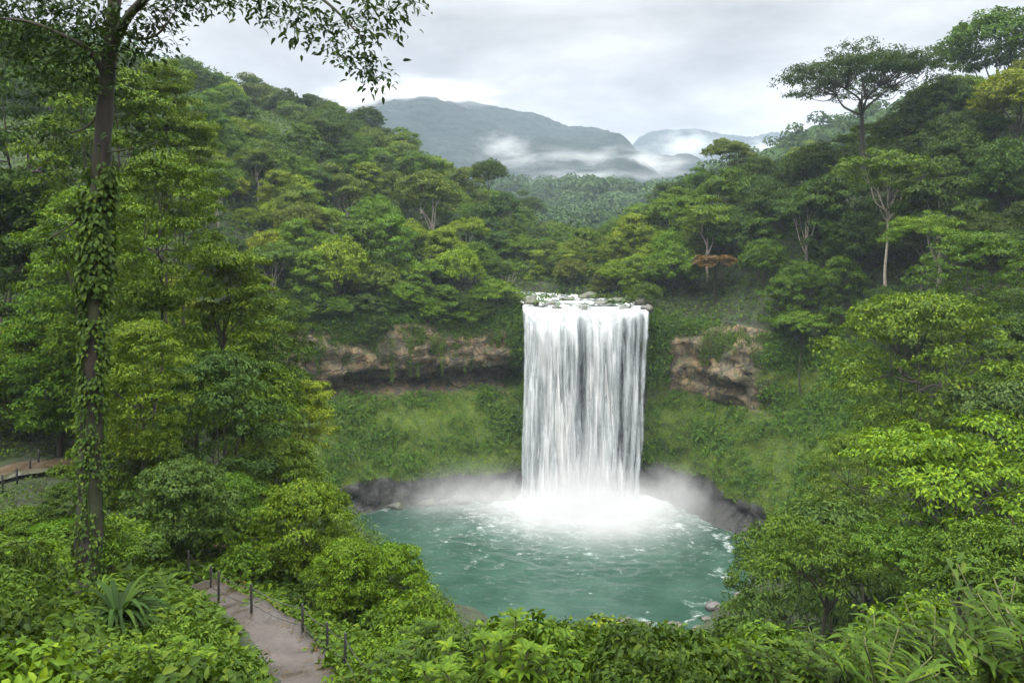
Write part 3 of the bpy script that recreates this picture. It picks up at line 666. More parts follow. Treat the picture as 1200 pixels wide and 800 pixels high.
def make_tree(name, R, H, hc, shape, npads, per, ln, seed, bark, fine=0, flat=0.5, tr=0.25, limbs=7, leafmat=None, rp=(0.26, 0.40), lean=0.0, sparse=0.0):
    """R crown radius, H total height, hc height of the crown's middle"""
    rng = np.random.default_rng(seed); root = empty(name); cm = MB(); tmb = MB(); lmb = MB(); pads = []
    top = H - hc
    for i in range(npads):
        ph = i * 2.399963 + rng.random() * 0.7; u = (i + 0.5) / npads
        if shape == 'dome':
            el = math.asin(min(1, 1 - 1.22 * u)) if 1 - 1.22 * u > -1 else -0.3
            rad = R * (0.72 + 0.22 * rng.random()); x, y, z = math.cos(el) * rad, 0, math.sin(el) * top * (0.75 + .2 * rng.random())
        elif shape == 'umbrella':
            x = R * math.sqrt(u) * 0.85; z = top * (0.75 - 0.75 * (x / R) ** 2) + top * 0.22 * rng.normal(); el = 0.4
        elif shape == 'tiers':
            tier = rng.integers(0, 4); x = R * (0.2 + 0.68 * rng.random()) * (1 - 0.16 * tier); z = top * (-0.75 + 0.46 * tier + 0.1 * rng.normal()); el = 0.3
        else:
            el = math.pi * (0.5 - u); x = math.cos(el) * R * (.6 + .35 * rng.random()); z = math.sin(el) * top * .88
        pads.append((x * math.cos(ph), x * math.sin(ph) + 0, hc + z))
    pads = np.array(pads)
    for p in pads:
        r = R * (rp[0] + (rp[1] - rp[0]) * rng.random()); n = int(per * (0.7 + .6 * rng.random()) * (r / (R * .33)) ** 2)
        pad_leaves(cm, rng, p, r, flat * (0.8 + .4 * rng.random()), n, ln, fine, under=-0.25 if shape in ('dome', 'column') else -0.05)
    fork = hc - top * (0.95 if shape != 'umbrella' else 1.1) if shape != 'tiers' else hc - top * 1.1
    fork = max(fork, H * 0.3)
    ft = np.array([lean * 0.6, 0, fork]); tube(tmb, curve([(0, 0, -3), (0, 0, 0.4), (lean * .2 + .1 * R * .2, .05 * R, fork * .5), ft, (lean * .8, 0, hc)], 5), tr * np.r_[np.linspace(1.35, .6, 16), np.linspace(.54, .06, 5)], 8, wob=.12, rng=rng)
    nb = 5 if npads > 20 else 4; az = np.arctan2(pads[:, 1], pads[:, 0]); grp = ((az + math.pi) / (2 * math.pi) * nb).astype(int) % nb
    for g in range(nb):
        mem = pads[grp == g]
        if not len(mem): continue
        b = ft + np.array([0, 0, (rng.random() - .2) * .45 * top]); node = b * .42 + mem.mean(0) * .58 - np.array([0, 0, .10 * top])
        tube(lmb, curve([b - [0, 0, .1 * top], b * .55 + node * .45 + rng.normal(size=3) * R * .05 - np.array([0, 0, .03 * top]), node], 5), np.linspace(tr * .5, tr * .26, 11), 7, wob=.12, rng=rng)
        for e in mem[rng.permutation(len(mem))][:max(2, limbs // nb)]:
            tube(lmb, curve([node, node * .5 + e * .5 + rng.normal(size=3) * R * .045 - np.array([0, 0, .04 * top]), e], 4), np.linspace(tr * .25, tr * .06, 9), 5, wob=.1, rng=rng)
    tmb.build('trunk', bark, root); lmb.build('limbs', bark, root); cm.build('crown', leafmat or M_LEAF, root); root['fork'] = fork
    root['hc'] = hc; root['R'] = R; return root


def make_palmlike(name, R, H, seed, n=17, bark=None, seg=22):
    rng = np.random.default_rng(seed); root = empty(name); cm = MB(); tmb = MB()
    tube(tmb, curve([(0, 0, -3), (.1, 0, H * .5), (.25, .1, H)], 6), np.linspace(.22, .15, 13), 8, wob=.15, rng=rng)
    for k in range(n):
        a = 2.4 * k + rng.random() * .4; up = 0.15 + 0.75 * rng.random(); d = np.array([math.cos(a), math.sin(a), 0])
        t = np.linspace(0, 1, seg)[:, None]; sp = np.array([.25, .1, H]) + d * t * R * (1 - .25 * up * t) + np.array([0, 0, 1]) * (R * (up * 0.95 * t - (0.30 + .5 * up) * t * t))
        tg = nrm(np.gradient(sp, axis=0)); sd_ = np.cross(tg, [0, 0, 1])
        for s in (-1, 1):
            m_ = seg - 2; leaves(cm, sp[2:], sd_[2:] * s + tg[2:] * .55 + np.array([0, 0, -.35]), np.tile([0, 0, 1.0], (m_, 1)) + rng.normal(size=(m_, 3)) * .15, R * .34 * np.sin(np.linspace(.45, 2.9, m_)), R * .085, rng, 0, .2)
        tube(cm, sp[::3], np.linspace(.05, .015, len(sp[::3])), 4)
    tmb.build('trunk', bark or M_BARK_DARK, root); cm.build('crown', M_LEAF, root); root['hc'] = H; root['R'] = R; return root


PROTO = {}
# hillside trees, 130 m and beyond
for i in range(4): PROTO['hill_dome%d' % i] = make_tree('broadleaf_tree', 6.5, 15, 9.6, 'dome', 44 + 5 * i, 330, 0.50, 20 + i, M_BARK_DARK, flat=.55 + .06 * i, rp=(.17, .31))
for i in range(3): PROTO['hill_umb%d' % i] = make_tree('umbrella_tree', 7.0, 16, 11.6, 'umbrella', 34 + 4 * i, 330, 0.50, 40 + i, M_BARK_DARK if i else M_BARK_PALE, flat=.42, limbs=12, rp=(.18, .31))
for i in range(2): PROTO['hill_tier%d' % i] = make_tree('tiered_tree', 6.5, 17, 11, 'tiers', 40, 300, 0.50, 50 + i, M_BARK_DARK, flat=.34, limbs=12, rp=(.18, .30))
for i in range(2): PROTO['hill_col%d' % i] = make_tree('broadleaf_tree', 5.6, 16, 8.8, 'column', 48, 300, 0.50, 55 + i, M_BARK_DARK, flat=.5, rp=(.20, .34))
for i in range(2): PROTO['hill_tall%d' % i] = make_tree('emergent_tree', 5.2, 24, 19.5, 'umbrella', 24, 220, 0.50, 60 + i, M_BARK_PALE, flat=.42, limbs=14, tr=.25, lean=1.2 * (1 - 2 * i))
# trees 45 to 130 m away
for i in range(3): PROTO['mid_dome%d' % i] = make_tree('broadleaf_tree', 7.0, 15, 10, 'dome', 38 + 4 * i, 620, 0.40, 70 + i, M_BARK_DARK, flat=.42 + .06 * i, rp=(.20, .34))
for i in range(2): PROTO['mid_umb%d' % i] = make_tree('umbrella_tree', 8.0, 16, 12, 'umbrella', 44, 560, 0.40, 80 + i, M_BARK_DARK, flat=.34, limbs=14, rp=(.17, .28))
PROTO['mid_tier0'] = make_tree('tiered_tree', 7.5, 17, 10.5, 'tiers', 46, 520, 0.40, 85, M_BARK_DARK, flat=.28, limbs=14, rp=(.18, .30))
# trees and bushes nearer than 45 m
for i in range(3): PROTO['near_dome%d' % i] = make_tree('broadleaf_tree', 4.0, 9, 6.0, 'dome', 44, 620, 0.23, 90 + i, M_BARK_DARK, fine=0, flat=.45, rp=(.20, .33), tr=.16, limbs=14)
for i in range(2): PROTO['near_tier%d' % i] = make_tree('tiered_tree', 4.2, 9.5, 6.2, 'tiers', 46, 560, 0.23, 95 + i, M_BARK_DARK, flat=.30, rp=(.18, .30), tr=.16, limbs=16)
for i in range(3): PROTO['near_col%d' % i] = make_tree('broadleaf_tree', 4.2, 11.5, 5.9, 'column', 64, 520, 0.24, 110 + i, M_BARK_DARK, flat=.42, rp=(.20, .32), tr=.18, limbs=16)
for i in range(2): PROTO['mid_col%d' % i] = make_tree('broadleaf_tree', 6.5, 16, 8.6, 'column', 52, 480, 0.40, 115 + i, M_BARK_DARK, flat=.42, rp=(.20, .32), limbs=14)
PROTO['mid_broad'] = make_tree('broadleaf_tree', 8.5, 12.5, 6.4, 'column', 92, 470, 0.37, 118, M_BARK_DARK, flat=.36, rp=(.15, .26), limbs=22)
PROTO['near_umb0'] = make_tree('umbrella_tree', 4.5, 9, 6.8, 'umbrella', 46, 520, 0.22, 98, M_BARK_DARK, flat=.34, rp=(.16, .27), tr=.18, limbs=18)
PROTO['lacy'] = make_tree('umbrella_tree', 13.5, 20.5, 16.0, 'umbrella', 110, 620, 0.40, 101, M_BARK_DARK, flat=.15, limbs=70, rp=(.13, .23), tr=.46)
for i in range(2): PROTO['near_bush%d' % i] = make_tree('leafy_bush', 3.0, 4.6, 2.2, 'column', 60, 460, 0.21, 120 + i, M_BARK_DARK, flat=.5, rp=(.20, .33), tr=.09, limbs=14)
PROTO['fern'] = make_palmlike('tree_fern', 4.2, 7, 103)
PROTO['palm'] = make_palmlike('palm_tree', 3.6, 8, 105, 15)
USED = {k: 0 for k in PROTO}
TREES = []                                   # (root, px, py, D, radius in photo pixels, tint, shape)


def plant(key, x, y, zg, zc, R, tint, rz=None, squash=1.0, label=None, group=None, jitter=0.14, cat='tree'):
    """a tree of crown radius R whose crown's middle is at height zc above ground zg; the trunk reaches the ground"""
    p = PROTO[key]; r = p if not USED[key] else dup(p); USED[key] += 1
    s = R / p['R']; hc = p['hc']; r.location = (x, y, max(zg, zc - 60)); r.rotation_euler = (0, 0, random.random() * 6.28 if rz is None else rz); r.scale = (s, s, s * squash)
    k = (zc - zg) / (s * squash * hc)        # how much longer or shorter than the first of its kind
    for c in r.children:
        if c.name.startswith('trunk'): kk = max(0.4, k + (k - 1) * 0.0); c.scale = (1, 1, kk); c.location = (0, 0, hc * (k - kk))
        elif c.name.startswith('limbs'): c.location = (0, 0, hc * (k - 1))
        else: c.location = (0, 0, hc * (k - 1)); b = np.array(COL[tint] if isinstance(tint, str) else tint); b = b * (1 + jitter * (np.random.rand(3) - .5) * 1.2) * (1 + jitter * 1.6 * (random.random() - .5)); c.color = (*b, 1)
    if 'label' in r: del r['label']
    if label: r['label'] = label
    r['category'] = cat
    if group: r['group'] = group
    px, py = pix((x, y, zc)); TREES.append(dict(o=r, px=px, py=py, D=y, rp=R * F / y, tint=tint, key=key, zc=zc, x=x, R=R)); return r


np.random.seed(5)
for k, p in PROTO.items():
    pass


def plant_px(key, px, py, D, rpx, tint, label=None, **kw):
    c = P(px, py, D); R = rpx * D / F; return plant(key, c[0], c[1], gz(c[0], c[1]), c[2], R, tint, label=label, **kw)


HAND = [
    # the hill above the long tan cliff
    ('hill_tall0', 345, 148, 290, 26, 'olive', 'tall olive tree with slim pale trunk, high on the hill behind the bough tree'),
    ('hill_tall1', 300, 124, 300, 28, 'olive', 'tall spreading olive tree with bare trunk just under the skyline beyond the tall trunk'),
    ('hill_tall1', 402, 232, 205, 32, 'olive', 'tall sparse tree with long pale leaning trunk above the long tan cliff'),
    ('hill_dome1', 290, 268, 180, 27, 'bright', 'bright rounded tree alone among darker trees past the layered yellow-tipped tree'),
    ('hill_tall0', 501, 238, 200, 36, 'olive', 'tall olive tree with long straight pale trunk above the long tan cliff'),
    ('hill_umb0', 546, 274, 186, 27, 'bright', 'bright flat-topped tree between the straight pale trunk and the falls'),
    ('hill_dome2', 573, 205, 236, 21, 'dark', 'small dark dense rounded tree standing out on the ridge line below the mountain'),
    ('hill_dome0', 430, 142, 285, 20, 'dark', 'dark rounded tree on the skyline where the hill meets the cloudy mountain'),
    ('hill_umb1', 580, 350, 168, 33, 'fresh', 'fresh green layered tree overhanging the long tan cliff beside the falls'),
    ('hill_umb2', 500, 325, 168, 30, 'fresh', 'fresh green flat tree leaning out above the middle of the long tan cliff'),
    # the hill with the lacy tree
    ('lacy', 1010, 100, 163, 98, 'dark', 'lacy flat-topped emergent tree silhouetted against the clouds'),
    ('hill_dome2', 1192, 118, 140, 44, 'bright', 'bright yellow-green rounded tree high at the frame edge beyond the lacy tree'),
    ('hill_dome0', 1168, 62, 175, 60, 'mid', 'large tree topping the skyline higher than the lacy tree'),
    ('hill_umb0', 1040, 215, 132, 58, 'mid', 'wide tree with pale branches directly below the lacy tree'),
    ('mid_umb0', 1082, 278, 118, 46, 'fresh', 'fresh green layered tree below the wide tree with pale branches'),
    ('fern', 838, 306, 163, 30, 'red', 'reddish brown tree fern above the short tan cliff'),
    ('hill_umb1', 852, 184, 215, 30, 'olive', 'flat-topped umbrella tree on the ridge beside the second mountain'),
    ('mid_broad', 1078, 430, 76, 120, 'fresh', 'huge layered tree with broad pale tiers facing the falls'),
    ('mid_broad', 1150, 325, 92, 74, 'mid', 'broad tree behind and above the huge layered tree'),
    ('hill_umb2', 938, 385, 138, 30, 'fresh', 'small fresh green tree at the outer end of the short tan cliff'),
    ('hill_dome3', 788, 318, 170, 32, 'fresh', 'fresh green rounded tree overhanging the lip of the falls above the short cliff'),
    ('near_umb0', 1120, 575, 40, 128, 'fresh', 'spreading tree with heavy dark limbs below the huge layered tree'),
    ('near_umb0', 968, 668, 44, 92, 'mid', 'rounded tree above the stony shore of the pool'),
    ('mid_broad', 1010, 560, 62, 70, 'mid', 'broad dark green tree between the mossy bank and the dark-limbed tree'),
    ('near_dome1', 1180, 690, 32, 88, 'mid', 'dense tree under the spreading dark-limbed tree at the frame edge'),
    ('near_umb0', 1075, 660, 36, 80, 'mid', 'low leafy tree between the dark-limbed tree and the shore tree'),
    # the slope behind the tall trunk
    ('near_tier1', 195, 112, 66, 60, 'olive', 'leafy bough tree with yellow-green tips beside the top of the tall trunk'),
    ('near_col0', 32, 165, 70, 105, 'dark', 'dark green leafy tree in the top corner behind the tall trunk'),
    ('near_col1', 12, 335, 66, 100, 'dark', 'dark green tree at the frame edge above the upper earth path'),
    ('near_col2', 190, 275, 44, 72, 'mid', 'mid green deep-crowned tree below the leafy bough tree'),
    ('near_tier0', 262, 345, 50, 80, 'fresh', 'layered tree whose yellowish tips reach furthest out toward the long tan cliff'),
    ('mid_tier0', 350, 488, 62, 58, 'bright', 'light green tree in front of the mossy bank beside the pool'),
    ('near_col1', 168, 455, 37, 62, 'fresh', 'yellow-green bushy tree close beside the vine-covered trunk'),
    ('near_col1', 70, 420, 56, 66, 'mid', 'dark bushy tree right above the small weathered fence'),
    ('near_col0', 250, 515, 44, 80, 'blue', 'deep green tree between the tall trunk and the light green tree'),
    ('near_bush0', 210, 592, 31, 62, 'blue', 'round dense bush above the bend of the wet path'),
    ('mid_col1', 285, 430, 60, 72, 'dark', 'dark tree behind the layered yellow-tipped tree, facing the long tan cliff'),
    ('near_bush1', 355, 616, 33, 58, 'fresh', 'big fresh green bush on the pool side of the path landing'),
    ('near_bush0', 455, 678, 28, 46, 'fresh', 'leafy bush nearest the pool shore beyond the fence'),
    ('near_bush1', 405, 672, 27, 44, 'fresh', 'lighter green bush between the fence and the shore bush'),
    ('near_col1', 110, 320, 52, 78, 'fresh', 'yellow-green tree directly behind the tall trunk'),
    ('near_col2', 130, 190, 62, 85, 'mid', 'tall mid green tree seen past both sides of the tall trunk'),
    ('near_col0', 215, 205, 70, 50, 'fresh', 'fresh green tree whose top shows between the bough tree and the hill'),
    ('near_bush0', 318, 560, 47, 56, 'mid', 'mid green bush above the path landing beside the light green tree'),
    ('near_bush1', 140, 545, 40, 60, 'mid', 'leafy bush on the slope beside the middle of the tall trunk'),
    ('mid_col0', 322, 395, 72, 45, 'dark', 'green tree hiding the outer end of the long tan cliff'),
    ('near_bush0', 82, 592, 30, 32, 'dark', 'dark bush between the small weathered fence and the tall trunk'),
    ('near_bush1', 22, 628, 31, 36, 'mid', 'low bush in the frame corner below the small weathered fence'),
    ('near_bush0', 66, 632, 29, 30, 'fresh', 'low bush between the small weathered fence and the tall trunk\'s foot'),
    ('near_bush1', 265, 600, 36, 50, 'mid', 'leafy bush behind the fallen log'),
]
for h in HAND: plant_px(*h[:6], label=h[6], group=None, cat='bush' if 'bush' in h[0] else 'tree')

# ------------------------------------------------------------------ the forest that covers both hills
def inside(poly, x, y):
    c = False
    for (x1, y1), (x2, y2) in zip(poly, poly[1:] + poly[:1]):
        if (y1 > y) != (y2 > y) and x < (x2 - x1) * (y - y1) / (y2 - y1) + x1: c = not c
    return c


CLEAR = [(400, 600), (345, 500), (330, 405), (460, 388), (600, 372), (615, 340), (762, 340), (775, 380), (890, 405), (890, 480), (935, 540), (930, 610), (880, 690), (800, 745), (520, 725), (430, 650)]
random.seed(11); rngf = np.random.default_rng(12)


def rim_r(th): return edge_r(th) + profile(th)[-1][0]


def free(x, y, R):
    th = math.degrees(math.atan2(y - CY, x - CX)); r = math.hypot(x - CX, y - CY)
    if r < rim_r(th) + 0.5: return False
    d = np.hypot(RIV[:, 0] - x, RIV[:, 1] - y).min()
    return not (y > 120 and d < (12.5 + R * .3 if y < 176 else 8.5 + R * .2))


SKYL = [(-100, 60), (190, 62), (240, 75), (300, 100), (350, 110), (400, 130), (440, 150), (480, 165), (520, 185), (545, 198), (600, 215), (640, 242), (670, 272), (700, 274), (740, 250), (770, 225), (800, 205), (830, 192), (870, 178), (900, 165), (940, 160), (1000, 160), (1040, 150), (1075, 115), (1100, 75), (1130, 50), (1160, 38), (1300, 15)]
placed = [(t['x'], t['D'], t['R']) for t in TREES]
cand = 0
for it in range(22000):
    D = 48 + (345 - 48) * random.random() ** 0.75; px = -70 + 1340 * random.random(); x = (px - 600) / F * D; y = D
    right = px > 690
    R = (4.7 + 2.7 * random.random()) if D > 120 else (4.8 + 2.6 * random.random())
    if 615 < px < 775 and D > 150: R *= .72
    if D > 250: R *= 1.12
    if not free(x, y, R): continue
    if any((a - x) ** 2 + (b - y) ** 2 < ((r * .5 + R * .5) * (0.92 if D > 130 else 0.86)) ** 2 for a, b, r in placed): continue
    zg = gz(x, y); zc = zg + R * (0.5 + 0.7 * random.random()) + 1.0
    cpx, cpy = pix((x, y, zc)); rp = R * F / D
    if D < 150 and (inside(CLEAR, cpx, cpy - rp * .45) or inside(CLEAR, cpx - rp * .9, cpy) or inside(CLEAR, cpx + rp * .9, cpy) or inside(CLEAR, cpx, cpy)): continue
    if cpy + rp < -40 or cpy - rp > 820: continue
    if D < 168 and abs(cpx - 838) < rp + 24 and abs(cpy - 312) < rp * .8 + 24: continue
    if D < 52 and cpx < 95 and cpy + rp > 520: continue
    if cpy - rp * .8 < np.interp(cpx, *zip(*SKYL)) - 4 and cpx > 180: continue
    # nothing in front of the hand-placed landmarks
    if any(t['D'] > D + 3 and math.hypot(t['px'] - cpx, (t['py'] - cpy)) < t['rp'] * .55 + rp * .75 for t in TREES[:len(HAND)] if t['D'] > 60): continue
    placed.append((x, y, R)); cand += 1
    lightness = fbm((x * .02, y * .02, 5), 3) + 0.5 * (random.random() - .5)
    if D > 125: key = random.choices(['hill_dome0', 'hill_dome1', 'hill_dome2', 'hill_dome3', 'hill_umb0', 'hill_umb1', 'hill_umb2', 'hill_tier0', 'hill_tier1', 'hill_tall0', 'hill_tall1', 'hill_col0', 'hill_col1'], [4, 4, 4, 4, 2, 2, 2, 2, 2, 1.1, 1.1, 3, 3])[0]
    else: key = random.choices(['mid_dome0', 'mid_dome1', 'mid_dome2', 'mid_umb0', 'mid_umb1', 'mid_tier0', 'mid_col0', 'mid_col1'], [3, 3, 3, 2, 2, 3, 3, 3])[0]
    tint = 'dark' if lightness < -.3 else 'blue' if lightness < -.15 else 'mid' if lightness < .12 else 'fresh' if lightness < .27 else 'olive' if random.random() < .45 else 'bright'
    if tint == 'olive' and D < 125: tint = 'fresh'
    if 'tall' in key and cpy - rp * 2 > np.interp(cpx, *zip(*SKYL)): zc += R * 1.0
    plant(key, x, y, zg, zc, R, tint, squash=0.9 + .35 * random.random())

for th in [*np.arange(97, 166, 3.6), *np.arange(10, 51, 3.6)]:   # small trees and bushes crowding the cliff's rim
    R = 2.7 + 2.0 * random.random(); x, y = at_polar(th, rim_r(th) + random.uniform(-2.2, 1.5)); zg = gz(x, y)
    if y < 140 and x > 30: continue
    fx, fy = pix((x, y, zg + R))
    if abs(fx - 840) < 52: continue
    plant(random.choice(['hill_dome0', 'hill_dome2', 'hill_col0', 'hill_dome3', 'hill_umb0', 'hill_tier0']), x, y, zg, zg + R * (.45 + .4 * random.random()), R, random.choice(['mid', 'mid', 'fresh', 'dark', 'blue', 'fresh']), squash=.9)

# which trees the photo shows anything of: a coarse depth picture of ground and crowns
GW, GH = 240, 160; depth = np.full((GH, GW), 1e9); who = np.full((GH, GW), -1)
for j in range(GH):
    for i in range(GW):
        h = seen((i + .5) * 5, (j + .5) * 5)
        if h[0] is not None: depth[j, i] = h[0].y + 1.0
yy, xx = np.mgrid[0:GH, 0:GW]; xx = (xx + .5) * 5; yy = (yy + .5) * 5
for q, t in enumerate(TREES):
    z = t['D'] - t['R'] * .5; msk = (((xx - t['px']) / (t['rp'] * .92)) ** 2 + ((yy - t['py']) / (t['rp'] * .62)) ** 2 < 1) & (depth > z); depth[msk] = z; who[msk] = q
cnt = np.bincount(who[who >= 0].ravel(), minlength=len(TREES)); gone = 0; KEEP = []
for q, t in enumerate(TREES):
    if q >= len(HAND) and cnt[q] < 2:
        for c in list(t['o'].children): bpy.data.objects.remove(c)
        bpy.data.objects.remove(t['o']); gone += 1
    else: t['n'] = cnt[q]; m_ = who == q; t['vx'] = xx[m_].mean() if cnt[q] else t['px']; t['vy'] = yy[m_].mean() if cnt[q] else t['py']; KEEP.append(t)
TREES = KEEP
print('TREES', len(TREES), 'hidden', gone)

# ------------------------------------------------------------------ undergrowth: what nobody could count
def leaf_stuff(name, col, gen, mat=None):
    mb = MB(); gen(mb); o = mb.build(name, mat or M_LEAF); o.color = (*col, 1); return tag(o, kind='stuff')


Q = f4; QC = _pv[Q].mean(1); QN = np.cross(_pv[Q[:, 2]] - _pv[Q[:, 0]], _pv[Q[:, 3]] - _pv[Q[:, 1]]); QA = np.linalg.norm(QN, axis=1) * .5; QN = nrm(QN)
QN *= np.sign(QN[:, 2:3] + 1e-6) * 1.0
qrock = np.concatenate([A_rock.ravel()])[Q].mean(1); qwet = A_wet.ravel()[Q].mean(1); qmoss = A_moss.ravel()[Q].mean(1)
QD = np.maximum(QC[:, 1], 4); qpx = 600 + QC[:, 0] / QD * F; qpy = HY - (QC[:, 2] - CZ) / QD * F
infr = (QC[:, 1] > 5) & (qpx > -120) & (qpx < 1320) & (qpy > -60) & (qpy < 980) & (QD < 420)
PC = path_c[:, :2]; pdist = np.hypot(QC[:, None, 0] - PC[None, :, 0], QC[:, None, 1] - PC[None, :, 1]).min(1) if True else None


def scatter(rng, n, wgt):
    p = wgt * QA; p = p / p.sum(); q = rng.choice(len(Q), n, p=p); a, b = rng.random((2, n, 1)); v = _pv[Q[q]]
    return q, (v[:, 0] * (1 - a) + v[:, 1] * a) * (1 - b) + (v[:, 3] * (1 - a) + v[:, 2] * a) * b


def cover_far(mb):
    rng = np.random.default_rng(31); veg = infr * (QD > 34) * (qwet < .35) * (qrock < .3) * (qmoss < .5) * (QC[:, 2] > 1.0) * (0.35 + .65 * (pdist > 2)) * (np.hypot(np.clip(QC[:, 0], -40, -28) - QC[:, 0], np.interp(QC[:, 0], [-45, -28], [48, 54.5]) - QC[:, 1]) > 2.4)
    k = 60000; q, c = scatter(rng, k, veg * (60 / np.maximum(QD, 34)) ** 1.6); n = 7; s = np.clip(QD[q] * 0.0040, .16, .85) * (.7 + .8 * rng.random(k))
    p = np.repeat(c, n, 0) + rng.normal(size=(k * n, 3)) * np.repeat(s, n)[:, None] * np.array([1.3, 1.3, .9]) + np.array([0, 0, 1]) * np.repeat(s * 1.3, n)[:, None]
    nn = np.repeat(QN[q], n, 0) * .6 + np.array([0, -.1, .6]) + rng.normal(size=(k * n, 3)) * .45
    ax = np.repeat(QN[q], n, 0) * np.array([1, 1, 0]) * .8 + rng.normal(size=(k * n, 3)) + np.array([0, 0, -.35]); ss = np.repeat(s, n) * (.7 + .6 * rng.random(k * n))
    leaves(mb, p, ax, nn, ss, ss * .5, rng)


leaf_stuff('undergrowth', (0.046, 0.086, 0.010), cover_far)


def cover_bank(mb):
    rng = np.random.default_rng(32); k = 9000; clumps = np.array([max(0, fbm((c[0] * .16, c[1] * .16, c[2] * .22), 3) + .22) for c in QC[::1]]) if False else None
    base = infr * (qmoss > .4) * (qwet < .4) * (QC[:, 2] > 6.5); idx = np.where(base)[0]; wv = np.zeros(len(Q))
    for i in idx:
        c = QC[i]; wv[i] = max(0.03, fbm((c[0] * .13, c[1] * .13, c[2] * .2), 3) + .10 + (0.9 if c[2] > 31 else 0) + 0.25 * float(sstep(17, 21, c[2])))
    q, c = scatter(rng, k, wv); n = 10; s = .40 + .5 * rng.random(k)
    p = np.repeat(c, n, 0) + rng.normal(size=(k * n, 3)) * np.repeat(s, n)[:, None] * .8 + np.repeat(QN[q], n, 0) * .3
    nn = np.repeat(QN[q], n, 0) * .5 + np.array([0, -.35, .6]) + rng.normal(size=(k * n, 3)) * .4
    ax = np.array([0, -.5, -.55]) + rng.normal(size=(k * n, 3)) * .7; ss = np.repeat(s, n) * (.7 + .6 * rng.random(k * n))
    leaves(mb, p, ax, nn, ss, ss * .42, rng)


leaf_stuff('bank_ferns', (0.044, 0.096, 0.008), cover_bank)


def cover_moss(mb):                          # short shaggy growth over the whole bank
    rng = np.random.default_rng(33); k = 110000; q, p = scatter(rng, k, infr * (qmoss > .4) * (qwet < .45) * (QC[:, 2] > 3.5) * 1.0)
    s = .18 + .22 * rng.random(k); nn = QN[q] * .7 + np.array([0, -.3, .5]) + rng.normal(size=(k, 3)) * .3; ax = np.array([0, -.45, -.8]) + rng.normal(size=(k, 3)) * .45
    leaves(mb, p + QN[q] * .08, ax, nn, s, s * .5, rng)


leaf_stuff('moss_growth', (0.088, 0.140, 0.007), cover_moss, M_LEAF_MATT)


def cover_near(mb):
    rng = np.random.default_rng(34); k = 20000; q, c = scatter(rng, k, infr * (QD <= 36) * (pdist > 1.1) * (1 + 3.0 * (pdist < 2.6)) * (QC[:, 1] > 6) * ~((qpx > 285) & (qpx < 408) & (qpy > 760) & (qpy < 850) & (pdist > 2.2) & (QD < 18)) * (18 / np.maximum(QD, 8)) ** .8); n = 7
    s = (.10 + .012 * QD[q] * .5) * (.8 + .5 * rng.random(k)); h = rng.random(k) * .42
    p = np.repeat(c, n, 0) + rng.normal(size=(k * n, 3)) * np.array([.12, .12, .08]) + np.array([0, 0, 1]) * np.repeat(h, n)[:, None]
    nn = np.array([0, 0, 1.0]) + rng.normal(size=(k * n, 3)) * .45; ax = rng.normal(size=(k * n, 3)) * np.array([1, 1, .3]) + np.array([0, 0, -.15]); ss = np.repeat(s, n) * (.7 + .6 * rng.random(k * n))
    leaves(mb, p, ax, nn, ss, ss * .5, rng)


leaf_stuff('ground_cover', (0.050, 0.092, 0.008), cover_near)


def far_canopy(mb):                          # the far-off wood on the hills up the valley
    rng = np.random.default_rng(35); n = 0
    for h, k, size, dmax in ((hills[0], 2600, 6.5, 500), (hills[1], 2900, 8.0, 850)):
        v = np.array([x.co for x in h.data.vertices]); px = 600 + v[:, 0] / v[:, 1] * F; ok = (px > -60) & (px < 1260) & (v[:, 2] > 30) & (v[:, 1] < dmax); v = v[ok]
        c = v[rng.integers(0, len(v), k)] + rng.normal(size=(k, 3)) * np.array([4, 5, .6])
        for p in c:
            r = size * (.6 + .7 * rng.random()); m_ = 44; d = nrm(rng.normal(size=(m_, 3))); d[:, 2] = np.abs(d[:, 2]) - .15
            pp = p + np.array([0, 0, r * .6]) + d * r * np.array([.9, .9, .75]) * (.75 + .3 * rng.random((m_, 1)))
            leaves(mb, pp, d * np.array([1, 1, .2]) + rng.normal(size=(m_, 3)) * .5, d + np.array([0, 0, .7]) + rng.normal(size=(m_, 3)) * .35, r * .42, r * .26, rng)
            mb.t[-1] = np.clip(mb.t[-1] * .5 + .5 * rng.random() + 0, 0, .95)


def litter(mb):
    rng = np.random.default_rng(41); k = 420; j = rng.integers(0, len(path_c), k); p = path_c[j] + rng.normal(size=(k, 3)) * np.array([.25, .25, 0]); t_ = nrm(np.gradient(path_c[:, :2], axis=0))[j]; o_ = (1 - 2 * (rng.random(k) < .5)) * (.3 + .9 * rng.random(k) ** .5)
    p[:, 0] += t_[:, 1] * o_; p[:, 1] -= t_[:, 0] * o_; p[:, 2] += .215; leaves(mb, p, rng.normal(size=(k, 3)) * [1, 1, .05], np.array([0, 0, 1.0]) + rng.normal(size=(k, 3)) * .12, .09 + .1 * rng.random(k), .05, rng, 0, .1)


leaf_stuff('leaf_litter', (0.085, 0.060, 0.022), litter, M_LEAF_MATT)


